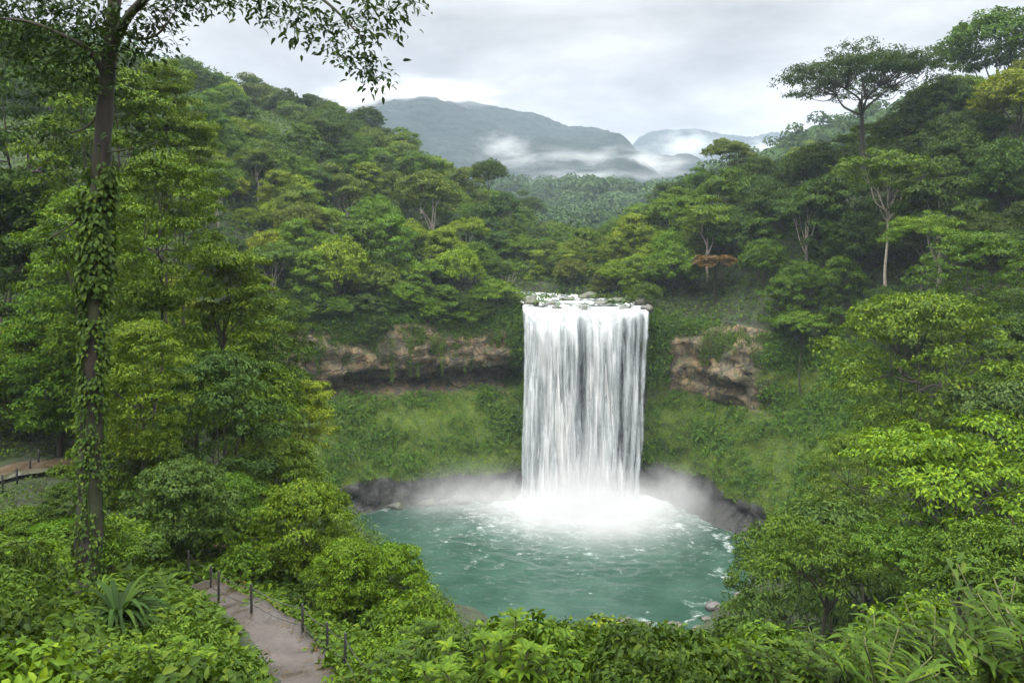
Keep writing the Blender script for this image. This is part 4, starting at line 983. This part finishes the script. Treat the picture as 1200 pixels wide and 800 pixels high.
def hanging(mb):                             # curtains of creeper hanging over the rock from the rim
    rng = np.random.default_rng(42); top_ = np.where(infr * (QC[:, 2] > 33) * (QC[:, 2] < 39.5) * ((qmoss > .3) | (qrock > .3)))[0]; rim = rng.choice(top_, 420)
    for q in rim:
        c = QC[q]; lean_ = nrm(np.array([CX, CY, c[2]]) - c); ln_ = 2 + 8 * rng.random() ** 1.8; n = int(ln_ * 26); t = rng.random(n) ** 1.2
        p = c + lean_ * (.9 + .5 * rng.random((n, 1))) + np.array([0, 0, -1]) * t[:, None] * ln_ + rng.normal(size=(n, 3)) * np.array([.5, .4, .2]) * (1.25 - t[:, None])
        leaves(mb, p, np.array([0, -.3, -1.0]) + rng.normal(size=(n, 3)) * .45, lean_ + np.array([0, 0, .5]) + rng.normal(size=(n, 3)) * .35, .30 + .28 * rng.random(n), .2, rng)


leaf_stuff('hanging_creeper', (0.050, 0.092, 0.010), hanging)
leaf_stuff('far_forest', (0.034, 0.070, 0.016), far_canopy)

# ------------------------------------------------------------------ the tall vine-covered trunk in front
rngt = np.random.default_rng(55)
tall = tag(empty('tall_tree', tuple(P(105, 686, 20)[:2]) + (P(105, 686, 20)[2],)), 'tall slim trunk wrapped in climbing leaves, rising out of the frame', 'tree')
TB = np.array(tall.location)
def tpt(px, py, D=20.0): return P(px, py, D) - TB
tp = [(104, 740), (105, 672), (105, 600), (107, 500), (110, 400), (113, 300), (118, 200), (126, 90), (132, 30), (139, -70), (150, -220)]
tw = [62, 38, 26, 24, 23, 21, 19, 17, 15, 13, 11]
tb_ = MB(); tcv = curve([tpt(a, b) for a, b in tp], 8); twc = np.interp(np.linspace(0, len(tp) - 1, len(tcv)), range(len(tp)), tw) / F * 20 / 2
tube(tb_, tcv, twc * (1 + .05 * np.sin(np.arange(len(tcv)) * 1.7)), 16, wob=.10, rng=rngt)
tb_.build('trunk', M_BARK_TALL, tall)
lb = MB(); cl = MB()
BR = [  # branches: points (px, py, D), thickness at the base in metres
    ([(129, 62, 20), (150, 20, 19.6), (190, -15, 19.2), (260, -28, 18.8), (330, -30, 18.5), (385, 5, 18.3), (425, 45, 18.2)], .14),
    ([(127, 95, 20), (105, 60, 19.6), (70, 40, 19.3), (30, 25, 19), (-20, 20, 19)], .10),
    ([(133, 30, 20), (160, 45, 19.8), (185, 40, 19.5), (205, 15, 19.4)], .06), ([(330, -30, 18.5), (380, -35, 18.4), (430, -20, 18.3), (470, 0, 18.2)], .05),
    ([(139, -70, 20), (220, -110, 20.5), (330, -130, 21), (430, -120, 21.4)], .16), ([(136, -20, 20), (60, -60, 20.6), (-40, -90, 21)], .14), ([(150, -220, 20), (60, -300, 20), (-60, -330, 20)], .1), ([(150, -220, 20), (240, -310, 20.4), (340, -330, 20.5)], .1),
    ([(139, -70, 20), (150, -90, 22.5), (180, -110, 25)], .12), ([(146, -170, 20), (150, -190, 17), (150, -200, 14.5)], .12),
    ([(124, 120, 20), (100, 150, 19.8), (60, 160, 19.7)], .035), ([(116, 235, 20), (85, 262, 19.7), (58, 280, 19.5)], .03), ([(119, 180, 20), (150, 175, 19.7), (185, 168, 19.5)], .03)]
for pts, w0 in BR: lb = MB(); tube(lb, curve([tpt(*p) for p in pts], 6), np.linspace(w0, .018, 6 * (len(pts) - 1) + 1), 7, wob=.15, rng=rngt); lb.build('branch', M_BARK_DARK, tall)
def spray(px, py, D, n, spread, ln=.24):
    c = tpt(px, py, D); p = c + rngt.normal(size=(n, 3)) * spread * np.array([1, 1, .75])
    for e in range(max(2, n // 14)): tube(cl, [c, c + (p[e] - c) * .6 + [0, 0, .03], p[e]], [.012, .008, .004], 4)
    ax = (p - c) * 1.2 + rngt.normal(size=(n, 3)) * .35 + np.array([0, 0, -.45]); leaves(cl, p, ax, np.array([0, 0, 1.0]) + rngt.normal(size=(n, 3)) * .55, ln * (.7 + .6 * rngt.random(n)), ln * (.36 + .16 * rngt.random(n)), rngt, 1, .3)
for px, py in [(300, 2), (322, 18), (345, 38), (362, 12), (380, 30), (392, 55), (405, 22), (420, 45), (432, 75), (440, 92), (446, 35), (455, 12), (428, 8), (475, 0), (412, 70), (340, 5)]: spray(px, py, 18.3 + rngt.random() * .5, 62, .27, .19)
for px, py in [(158, 12), (172, 34), (185, 50), (168, 62), (196, 28), (205, 10), (214, 2), (232, 4), (252, 0), (268, 2), (150, 35), (178, 8), (140, 60), (285, -4)]: spray(px, py, 19.4 + rngt.random() * .5, 60, .27, .19)
for px, py in [(118, 50), (102, 66), (88, 40), (70, 55), (52, 30), (35, 44), (15, 22), (-10, 30), (62, 12), (90, 14), (115, 18), (45, 8), (20, 2), (80, 80), (60, 95), (100, 95), (40, 75), (20, 60), (110, 30)]: spray(px, py, 19.2 + rngt.random(), 95, .36, .19)
for px, py in [(60, 160), (75, 150), (58, 282), (70, 270), (185, 168), (170, 176), (150, 165)]: spray(px, py, 19.6, 26, .24, .2)
for k in range(70):
    b = BR[4 + k % 6][0]; i = 1 + (k // 6) % (len(b) - 1); p0 = np.array(b[i]); spray(p0[0] + rngt.normal() * 45, min(p0[1] + rngt.normal() * 22, -42), p0[2] + rngt.normal() * .7, 70, .5, .26)
tc_ = cl.build('crown', M_LEAF, tall); tc_.color = (0.026, 0.050, 0.012, 1)
vn = MB()
for k in range(9500):                        # the climber: big heart-shaped leaves above, small ones below
    t = rngt.random(); py = 190 + 480 * t; dense = 1.0 if 215 < py < 345 else .75 if 345 < py < 470 else .55
    if rngt.random() > dense: continue
    j = np.interp(py, [b for a, b in tp][::-1], list(range(len(tp)))[::-1]); ii_ = min(len(tcv) - 1, int(j * 8)); c = tcv[ii_]; r = twc[ii_]; a = rngt.random() * 6.283
    o_ = np.array([math.cos(a), math.sin(a), 0]); big = .165 if py < 345 else .13 if py < 470 else .10; big *= .6 + .7 * rngt.random()
    if fbm((math.cos(a) * 1.3, math.sin(a) * 1.3, py * .022), 3) < (-.30 if py < 345 else -.16): continue
    st_ = c + o_ * (r + .02) + np.array([0, 0, rngt.normal() * .08]); q = st_ + o_ * big * (.2 + .6 * rngt.random()) * (1.25 if py < 345 else .7)
    leaves(vn, q[None], (o_ * .5 + np.array([0, 0, -.9]) + rngt.normal(size=3) * .3)[None], (o_ * .8 + np.array([0, 0, .6]) + rngt.normal(size=3) * .25)[None], np.array([big]), np.array([big * .62]), rngt, 1, .15)
    if rngt.random() < .3: tube(vn, [st_, (st_ + q) / 2 + [0, 0, .03], q], .006, 4)
for k in range(6):
    a0 = k * 1.05; sl = np.linspace(4, len(tcv) * .62, 40); pts = [tcv[int(q)] * (1 - q % 1) + tcv[int(q) + 1] * (q % 1) + np.array([math.cos(a0 + .10 * q * (1 if k % 2 else -.7)), math.sin(a0 + .10 * q * (1 if k % 2 else -.7)), 0]) * (twc[int(q)] + .01) for q in sl]
    tube(vn, pts, np.linspace(.022, .008, 40), 5)
vo_ = vn.build('climber', M_LEAF, tall); vo_.color = (0.040, 0.074, 0.010, 1); vo_['label'] = 'climbing vine with heart-shaped leaves round the trunk'

# ------------------------------------------------------------------ shrubs and other plants one can tell apart, in front
def make_leafy(seed, R=1.0, H=1.25, per=150, ln=.125):
    rng = np.random.default_rng(seed); root = empty('leafy_shrub'); f = MB(); s = MB()
    for i in range(17):
        a = i * 2.4; r = R * math.sqrt((i + .5) / 17) * .85; e = np.array([r * math.cos(a), r * math.sin(a), H * (1 - .55 * (r / R) ** 2) * (.8 + .3 * rng.random())])
        tube(s, curve([(0, 0, -.3), e * [.35, .35, .55], e], 4), np.linspace(.022, .007, 9), 5)
        pad_leaves(f, rng, e, R * .32, .7, per, ln, 1, .3, under=-.5, clump=9)
    s.build('stems', M_STEM, root); f.build('foliage', M_LEAF, root); return root


def make_whorled(seed, H=1.5, ln=.21):
    rng = np.random.default_rng(seed); root = empty('whorled_shrub'); f = MB(); s = MB()
    for i in range(13):
        a = i * 2.4 + rng.random(); r = .75 * math.sqrt((i + .3) / 13); e = np.array([r * math.cos(a), r * math.sin(a), H * (1 - .4 * r) * (.75 + .3 * rng.random())]); c = curve([(0, 0, -.3), e * [.5, .5, .5], e], 4)
        tube(s, c, np.linspace(.02, .008, 9), 5)
        for lvl in range(7):
            n = 9; b = e - np.array([0, 0, .10 * lvl]) - e * [.06, .06, 0] * lvl; th = np.arange(n) * 6.283 / n + lvl * .4 + rng.random(); up = .8 - .24 * lvl
            d = np.stack([np.cos(th), np.sin(th), np.full(n, up)], 1) + rng.normal(size=(n, 3)) * .15; nor = np.stack([-np.cos(th) * up, -np.sin(th) * up, np.ones(n)], 1)
            leaves(f, np.tile(b, (n, 1)), d, nor, ln * (.75 + .08 * lvl) * (.8 + .4 * rng.random(n)), ln * .34, rng, 1, .35)
    s.build('stems', M_STEM, root); f.build('foliage', M_LEAF, root); return root


def make_lance(seed, n_st=13, H=1.3, ln=.27):
    rng = np.random.default_rng(seed); root = empty('lance_leaved_plant'); f = MB(); s = MB()
    for i in range(n_st):
        a = i * 2.4 + rng.random(); l = .25 + .45 * rng.random(); e = np.array([l * math.cos(a), l * math.sin(a), H * (.7 + .4 * rng.random())]); c = curve([(0, 0, -.3), e * [.25, .25, .55], e], 7); tube(s, c, np.linspace(.018, .007, len(c)), 5)
        for k in range(4, len(c)):
            for sg in (-1, 1):
                b = a + sg * (1.2 + .5 * rng.random()); d = np.array([[math.cos(b), math.sin(b), .55 + .4 * rng.random()]]); leaves(f, c[k][None], d, np.array([[-d[0, 0] * .5, -d[0, 1] * .5, 1.0]]) + rng.normal(size=(1, 3)) * .15, np.array([ln * (.7 + .5 * rng.random())]), np.array([ln * .21]), rng, 1, .45)
    s.build('stems', M_STEM, root); f.build('foliage', M_LEAF, root); return root


def strap(mb, base, a, ln, wd, up, rng, seg=9):
    t = np.linspace(0, 1, seg)[:, None]; d = np.array([math.cos(a), math.sin(a), 0]); c = base + d * t * ln * .8 + np.array([0, 0, 1]) * ln * (up * t - (up * .75 + .12) * t ** 2)
    tg = nrm(np.gradient(c, axis=0)); sd_ = nrm(np.cross(tg, [0, 0, 1.0])); wv = wd * np.sin(np.clip(t * 2.7 + .35, 0, 3.1)) * .5; n_ = np.cross(sd_, tg)
    v = np.stack([c + sd_ * wv + n_ * wv * .35, c, c - sd_ * wv + n_ * wv * .35], 1).reshape(-1, 3); f = []
    for i in range(seg - 1): f += [(i * 3, i * 3 + 1, i * 3 + 4, i * 3 + 3), (i * 3 + 1, i * 3 + 2, i * 3 + 5, i * 3 + 4)]
    mb.add(v, None, f, np.full(len(v), rng.random()))


def make_rosette(seed, n=110, ln=1.05, wd=.075):
    rng = np.random.default_rng(seed); root = empty('rosette_fern'); f = MB(); s = MB()
    for i in range(n): strap(f, np.array([0, 0, .15]), i * 2.4 + rng.random() * .3, ln * (.65 + .45 * rng.random()), wd, .30 + 1.25 * (i / n) * (.6 + .6 * rng.random()), rng)
    tube(s, [(0, 0, -.2), (0, 0, .05), (0, 0, .22)], [.14, .12, .06], 10, wob=.2, rng=rng)
    s.build('crown_base', M_STEM, root); f.build('fronds', M_LEAF, root); return root


SHRUB = {'leafy0': make_leafy(201), 'leafy1': make_leafy(202, 1.1, 1.1, 140, .145), 'leafy2': make_leafy(203, .95, 1.5, 160, .105), 'whorl0': make_whorled(211), 'whorl1': make_whorled(212, 1.7, .235), 'lance0': make_lance(221), 'lance1': make_lance(222, 12, 1.1, .25), 'rosette': make_rosette(231)}
S_USED = {k: 0 for k in SHRUB}; SHRUBS = []


def shrub(key, x, y, s, tint, label=None, z=None, rz=None):
    p = SHRUB[key]; r = p if not S_USED[key] else dup(p); S_USED[key] += 1
    r.location = (x, y, gz(x, y) if z is None else z); r.rotation_euler = (random.uniform(-.1, .1), random.uniform(-.1, .1), random.random() * 6.28 if rz is None else rz); r.scale = (s, s, s * (.9 + .25 * random.random()))
    for c in r.children:
        if c.name.startswith(('foliage', 'fronds')): b = np.array(COL[tint]) * .82 * (1 + .45 * (random.random() - .5)); c.color = (*b, 1)
    if 'label' in r: del r['label']
    if label: r['label'] = label
    r['category'] = 'fern' if key == 'rosette' else 'plant' if 'lance' in key else 'shrub'
    hx = r.location.z + .9 * s; px, py = pix((x, y, hx)); SHRUBS.append(dict(o=r, px=px, py=py, D=y, rp=1.0 * s * F / y, key=key, tint=tint, x=x)); return r


def shrub_px(key, px, py, D, s, tint, label): p = P(px, py, D); return shrub(key, p[0], p[1], s, tint, label)


_h = seen(140, 742)[0]; shrub('rosette', _h.x, _h.y, 1.45, 'deep', 'big dark rosette fern with strap fronds at the foot of tall trunk')
shrub_px('rosette', 118, 706, 18.6, .8, 'fresh', 'lighter rosette fern just below the base of the tall trunk')
shrub_px('rosette', 52, 672, 21, .7, 'fresh', 'small pale rosette fern set away from the tall trunk\'s base')
for px, D, s, k, lab in [(545, 12.5, 1.0, 'whorl0', 'whorl-leaved shrub first of three upright tips, nearest the fence'), (592, 12.2, 1.02, 'whorl1', 'middle one of three upright whorl-leaved shrub tips below the pool'), (652, 12.4, 1.0, 'whorl0', 'upright whorl-leaved shrub tip below the pool, nearest the shore boulders'),
                       (1100, 9.6, 1.0, 'lance0', "long-leaved plant at the bottom below the dark-limbed tree's trunk"), (1165, 8.8, 1.15, 'lance0', 'tallest long-leaved plant, in the bottom corner under the dark-limbed tree'), (1050, 9.2, .95, 'lance1', 'long-leaved plant next to the tallest corner plant, toward the pool'), (980, 9.8, .9, 'lance1', 'low long-leaved plant below the rounded shore tree'), (1190, 10.5, 1.1, 'lance1', 'long-leaved plant cut by the frame edge beside the tallest corner plant')]:
    shrub_px(k, px, 760, D, s, 'fresh' if 'lance' not in k else 'dark', lab)
PATHPOLY = [(195, 690), (200, 650), (250, 655), (410, 740), (418, 900), (285, 900), (250, 730)]
def lim(px): return float(np.interp(px, [300, 405, 440, 470, 500, 530, 560, 700, 760, 800, 860, 900, 960, 1020, 1120, 1240], [560, 620, 655, 672, 700, 712, 722, 728, 752, 752, 740, 742, 735, 728, 690, 660]))
random.seed(23)
sp = [(s_['x'], s_['D']) for s_ in SHRUBS]; nfill = 0
for it in range(9000):
    D = 7.5 + 25 * random.random() ** 1.2; px = -60 + 1340 * random.random(); x = (px - 600) / F * D; y = D
    if px > 470 and D > 24: continue
    gap = .95 + .035 * D
    if any((a - x) ** 2 + (b - y) ** 2 < gap * gap for a, b in sp): continue
    if np.hypot(PC[:, 0] - x, PC[:, 1] - y).min() < 2.05: continue
    key = random.choices(['leafy0', 'leafy1', 'leafy2', 'whorl0', 'whorl1', 'lance1', 'rosette'], [4, 4, 3, 1.6, 1.6, .7, .35] if 420 < px < 960 else [1.5, 1.5, 2.5, 1.2, 1.2, 6, .3] if px >= 960 else [5, 4, 4, .5, .6, .5, .8])[0]
    if px > 860 and key[:2] == 'le' and D < 11: continue
    s_ = (.62 + .5 * random.random()) * (1 + .010 * D); zg = gz(x, y); hgt = {'l': 1.35, 'w': 1.6, 'r': .9}[key[0]] * s_
    if px < 330 and D < 15 : s_ *= .8; hgt *= .8
    tx, ty = pix((x, y, zg + hgt)); rp = 1.0 * s_ * F / D
    bad = False
    if px < 85 and ty < 640 and D < 46: continue
    if px > 400 and ty < lim(px) - 6:
        k_ = (CZ + (HY - lim(px)) / F * D - zg) / (hgt / s_)
        if k_ < .42: continue
        s_ = min(s_, k_); hgt = hgt * 1; tx, ty = pix((x, y, zg + {'l': 1.35, 'w': 1.6, 'r': .9}[key[0]] * s_)); rp = s_ * F / D
    bx, by = pix((x, y, zg))
    if D < 29:
        for ox in (-.8, -.4, 0, .4, .8):
            for oy in np.linspace(ty, by, 11):
                if inside(PATHPOLY, tx + ox * rp, oy): bad = True
    if bad or ty > 830: continue
    if 40 < px < 240 and D < 16.6 and ty < 735: continue
    n_ = fbm((x * .25, y * .25, 8), 2) + .5 * (random.random() - .5); tint = 'dark' if n_ < -.22 else 'mid' if n_ < .08 else 'fresh' if n_ < .38 else 'bright'
    if (px > 860 or px < 330) and tint == 'bright': tint = 'fresh'
    if 'lance' in key: tint = 'dark' if tint in ('dark', 'mid') else 'mid'
    shrub(key, x, y, s_, tint); sp.append((x, y)); nfill += 1
import collections; print('SHRUBS', len(SHRUBS), [round(q, 1) for q in _h], collections.Counter(t['o'].name.split('.')[0] for t in TREES))

# ------------------------------------------------------------------ fences
mw, ntw, bsw, _o2 = material('dark_timber'); tcw = N(ntw, 'ShaderNodeTexCoord'); nw = N(ntw, 'ShaderNodeTexNoise', i_Scale=9.0, i_Detail=6.0); L(ntw, tcw.outputs['Object'], nw.inputs[0])
L(ntw, mixc(ntw, nw.outputs[0], (0.006, 0.006, 0.006), (0.022, 0.020, 0.017)), bsw.inputs['Base Color']); bsw.inputs['Roughness'].default_value = .6
mc, ntc, bsc, _o3 = material('cable'); bsc.inputs['Base Color'].default_value = (0.02, 0.02, 0.018, 1); bsc.inputs['Roughness'].default_value = .5


def fence(label, posts, h, wires, r=.055):
    root = tag(empty('post_fence', posts[0]), label, 'fence'); b = np.array(posts[0])
    for p in posts:
        q = np.array(p) - b; m = MB(); ln_ = (random.uniform(-.03, .03), random.uniform(-.03, .03)); tube(m, [q + [0, 0, -.5], q + [ln_[0] * .5, ln_[1] * .5, h * .5], q + [ln_[0], ln_[1], h - .02], q + [ln_[0], ln_[1], h]], [r, r * .97, r * .95, r * .7], 10); m.build('post', mw, root)
    for wz in wires:
        m = MB(); pts = []
        for a, c in zip(posts, posts[1:]):
            for t in np.linspace(0, 1, 8, endpoint=False): pts.append((np.array(a) * (1 - t) + np.array(c) * t - b) + [0, 0, wz - .10 * math.sin(math.pi * t)])
        pts.append(np.array(posts[-1]) - b + [0, 0, wz]); tube(m, pts, .013, 6); m.build('cable', mc, root)
    return root


def FP(px, py, D): p = P(px, py, D); return (p[0], p[1], gz(p[0], p[1]))
fence('dark post and cable fence along the outer edge of the wet path', [FP(a, b, c) for a, b, c in [(212, 674, 30.5), (221, 680, 29), (247, 691, 27.6), (256, 706, 25.6), (295, 725, 24.2), (355, 746, 23.0), (384, 757, 21.4), (404, 777, 19.8), (432, 830, 17.5)]], 1.3, (1.15, .62), .042)
fence('small weathered fence beside the upper earth path', [FP(a, b, c) for a, b, c in [(-22, 588, 47), (3, 575, 48.5), (20, 567, 50), (35, 558, 51.5), (45, 549, 53)]], 1.15, (1.0, .55), .07)

# ------------------------------------------------------------------ boulders and the log at the landing
def stone_material(name, a, b, moss):
    m, nt, bs, out = material(name); tc = N(nt, 'ShaderNodeTexCoord'); n1 = N(nt, 'ShaderNodeTexNoise', i_Scale=2.5, i_Detail=8.0, i_Roughness=.65); n2 = N(nt, 'ShaderNodeTexNoise', i_Scale=1.1, i_Detail=5.0)
    for n in (n1, n2): L(nt, tc.outputs['Object'], n.inputs[0])
    c = mixc(nt, n1.outputs[0], a, b); c = mixc(nt, ramp(nt, n2.outputs[0], [(.5, 0.0), (.6, .9)]), c, moss); L(nt, c, bs.inputs['Base Color']); bs.inputs['Roughness'].default_value = .55
    bp = N(nt, 'ShaderNodeBump', i_Strength=.8, i_Distance=.12); L(nt, n1.outputs[0], bp.inputs['Height']); L(nt, bp.outputs[0], bs.inputs['Normal']); return m


M_STONE = stone_material('wet_stone', (0.022, 0.021, 0.020), (0.12, 0.11, 0.10), (0.05, 0.065, 0.018)); M_MOSSY = stone_material('mossy_stone', (0.022, 0.024, 0.014), (0.060, 0.058, 0.036), (0.050, 0.075, 0.012))


def boulder(px, py, D, s, label, seed, z=None, mat=M_STONE):
    c = P(px, py, D); zz_ = gz(c[0], c[1]) if z is None else z; m = MB(); v = []; f = []
    for i in range(15):
        for j in range(22):
            a, b = math.pi * i / 14, 2 * math.pi * j / 22; d = np.array([math.sin(a) * math.cos(b), math.sin(a) * math.sin(b), math.cos(a)])
            v.append(d * np.array(s) * (1 + .42 * fbm(tuple(d * 1.1 + seed * 3.7), 4) + .10 * (mnoise.cell(Vector(d * 2.3 + Vector((seed, 0, 0)))) - .5)))
    for i in range(14):
        for j in range(22): f.append((i * 22 + j, (i + 1) * 22 + j, (i + 1) * 22 + (j + 1) % 22, i * 22 + (j + 1) % 22))
    o = m.add(v, None, f).build('boulder', mat); o.location = (c[0], c[1], zz_); return tag(o, label, 'rock')


BL = [(704, 353, 162, (1.7, 1.2, .75), 'dark wet boulder in the river just before the lip', 1, 40.5, M_STONE), (645, 354, 160, (1.3, 1.0, .8), "dark boulder at the lip's end toward the long tan cliff", 2, 40.4, M_STONE), (726, 351, 166, (2.6, 1.5, 1.0), 'low mossy boulder in the river beside the dark wet boulder', 3, 40.7, M_MOSSY), (622, 350, 161, (1.7, 1.5, 1.5), "mossy boulder on the river bank at the long cliff's side of the lip", 4, 40.8, M_MOSSY), (752, 352, 160, (1.8, 1.5, 1.3), "mossy boulder on the river bank at the short cliff's side of the lip", 5, 40.8, M_MOSSY),
      (690, 345, 176, (2.6, 1.8, 1.0), 'mossy boulder farther up the river than the others', 6, 41.1, M_MOSSY), (665, 349, 170, (1.5, 1.1, .6), 'small mossy boulder in the middle of the river', 14, 40.8, M_MOSSY),
      (652, 357, 155.2, (1.1, .9, .8), 'small dark rock splitting the lip near its end toward the long cliff', 21, 39.9, M_STONE), (683, 356, 155.4, (1.6, 1.0, .75), 'dark rock splitting the lip at the middle of the falls', 22, 39.8, M_STONE), (731, 356, 155.2, (1.3, 1.0, .85), 'dark rock splitting the lip over the streaky side of the falls', 23, 39.8, M_STONE), (758, 357, 155, (1.4, 1.2, 1.1), 'dark rock at the very end of the lip toward the short cliff', 24, 39.8, M_STONE),
      (735, 733, 99.5, (3.2, 2.2, 1.2), 'largest grey boulder on the near shore of the pool', 7, .5, M_STONE), (762, 738, 98.5, (2.0, 1.6, .9), 'grey shore boulder between the largest one and the grassy shore', 8, .6, M_STONE), (716, 741, 97.5, (1.7, 1.4, .8), 'grey shore boulder lowest in the frame, beside the largest one', 9, .7, M_STONE), (790, 728, 101, (1.3, 1.1, .6), 'small dark rock at the water\'s edge below the grassy shore', 10, .3, M_STONE), (755, 727, 101.5, (1.2, 1.0, .5), 'small wet rock in the shallows beside the largest boulder', 15, .1, M_STONE),
      (540, 588, 150.5, (2.4, 1.3, 1.2), 'wet rock on the far shore below the long mossy bank', 13, .5, M_STONE)]
for b in BL: boulder(*b)
SR = random.Random(4); shore = [(th, SR.uniform(-.6, 1.4), SR.uniform(.5, 1.35)) for th in [-88, -80, -71, -64, -58, -51, -45, -38, -30, -23, -15, -8, 0, 8]]
for k, (th, dr_, s_) in enumerate(shore):
    r = edge_r(th) + dr_; x, y = at_polar(th, r); px, py = pix((x, y, 0.3)); boulder(px, py, y, (s_ * 1.3, s_, s_ * .65), 'wet shore rock, %s along the near shore counted from the cluster of grey boulders' % ORD[k], 40 + k, .2)
for k, th in enumerate([104, 112, 119, 127, 134, 142]):
    s_ = SR.uniform(.7, 1.6); x, y = at_polar(th, edge_r(th) + SR.uniform(-.4, .8)); px, py = pix((x, y, 0.3)); boulder(px, py, y, (s_ * 1.4, s_, s_ * .7), 'dark rock at the foot of the long mossy bank, %s one out from the falls' % ORD[k], 70 + k, .2)
lg = MB(); q0, q1 = np.array(G(250, 644, 34)), np.array(G(298, 655, 32.6)); tube(lg, [q0 - q0 + [0, 0, .3], (q1 - q0) * .5 + [0, 0, .38], (q1 - q0) + [0, 0, .28]], [.16, .18, .14], 12, wob=.15, rng=rngt)
lo_ = lg.build('fallen_log', M_BARK_DARK); lo_.location = tuple(q0); tag(lo_, 'dark fallen log edging the little landing beyond the fence', 'log')

# ------------------------------------------------------------------ which one is which: labels for the plants placed by rule
SHAPE = {'dome': 'rounded', 'umb': 'flat-topped', 'tier': 'tiered', 'tall': 'bare-trunked', 'col': 'deep-crowned', 'bush': 'bushy'}
T_ANCH = [(70, 'at the edge before the tall trunk'), (150, 'behind the tall trunk'), (220, 'past the bough tree'), (285, 'above the round dense bush'), (340, 'above the path landing'), (400, 'above the light green tree'), (445, 'above the outer end of the long cliff'), (490, 'above the middle of the long cliff'), (535, 'above the cliff\'s tan part'),
          (575, 'above the inner end of the long cliff'), (612, 'above the mossy edge beside the falls'), (650, 'above the dense side of the falls'), (700, 'straight above the falls'), (735, 'above the streaky side of the falls'), (775, 'above the falls\' edge at the short cliff'), (815, 'above the short cliff'), (865, 'above the tree fern'),
          (905, 'past the short cliff\'s end'), (950, 'below the lacy crown\'s outer tip'), (1000, 'below the lacy crown'), (1050, 'below the lacy tree\'s trunk'), (1100, 'above the huge layered tree'), (1150, 'behind the huge layered tree'), (2000, 'at the edge beyond the huge layered tree')]
S_ANCH = [(40, 'in the corner below the small fence'), (95, 'below the dark bush'), (150, 'below the big rosette fern'), (210, 'between the rosette fern and path'), (290, 'on the bank beside the path'), (345, 'across the path by the fence'), (400, 'behind the last fence posts'), (450, 'below the bush behind the fence'), (500, 'below the shore bush'), (550, 'below the first upright tip'), (600, 'below the dense side of the falls'),
          (650, 'below the middle of the pool'), (700, 'below the streaky side of the falls'), (750, 'below the shore boulders'), (800, 'below the small dark shore rock'), (860, 'below the grassy shore'), (920, 'below the shore tree\'s outer side'), (980, 'below the shore tree'), (1040, 'below the low leafy tree'), (1100, 'below the dark limbs'), (1150, 'below the dark-limbed tree'), (2000, 'in the corner below the dense tree')]


def anchor(px, table):
    for k, (lim_, t) in enumerate(table):
        if px < lim_: return k, t


cells = {}
for t in TREES:
    if 'label' in t['o']: continue
    k_, x_ = anchor(t['vx'], T_ANCH); cells.setdefault(((k_, t['D'] < 110), x_), []).append(t)
for (k, txt), lst in cells.items():
    lst.sort(key=lambda t: -t['vy'])
    for i, t in enumerate(lst):
        sh = next(v for q, v in SHAPE.items() if q in t['key']); t['o']['label'] = '%s %s %s tree %s, %s from below' % ('nearer' if k[1] else 'farther', WORD[t['tint']], sh, txt, ORD[i])
for t in TREES: t['o']['group'] = 'trees on the hill above the long cliff' if t['px'] < 690 and t['D'] > 110 else 'trees on the hill under the lacy tree' if t['px'] >= 690 else 'trees on the slope behind the tall trunk'
cells = {}
for t in SHRUBS:
    if 'label' in t['o']: continue
    cells.setdefault(anchor(t['px'], S_ANCH), []).append(t)
SK = {'le': 'leafy shrub', 'wh': 'whorl-leaved shrub', 'la': 'long-leaved plant', 'ro': 'rosette fern'}
for (k, txt), lst in cells.items():
    lst.sort(key=lambda t: -t['py'])
    for i, t in enumerate(lst): t['o']['label'] = '%s %s %s, %s from the bottom edge' % (WORD[t['tint']], SK[t['key'][:2]], txt, ORD[min(i, 29)])
for t in SHRUBS: t['o']['group'] = 'plants covering the near slope'
for o in [o for o in bpy.data.objects if o.parent is None and o.type == 'EMPTY' and o.children and 'category' not in o]:   # first-of-kind models that found no place
    if True:
        for c in list(o.children): bpy.data.objects.remove(c)
        bpy.data.objects.remove(o)
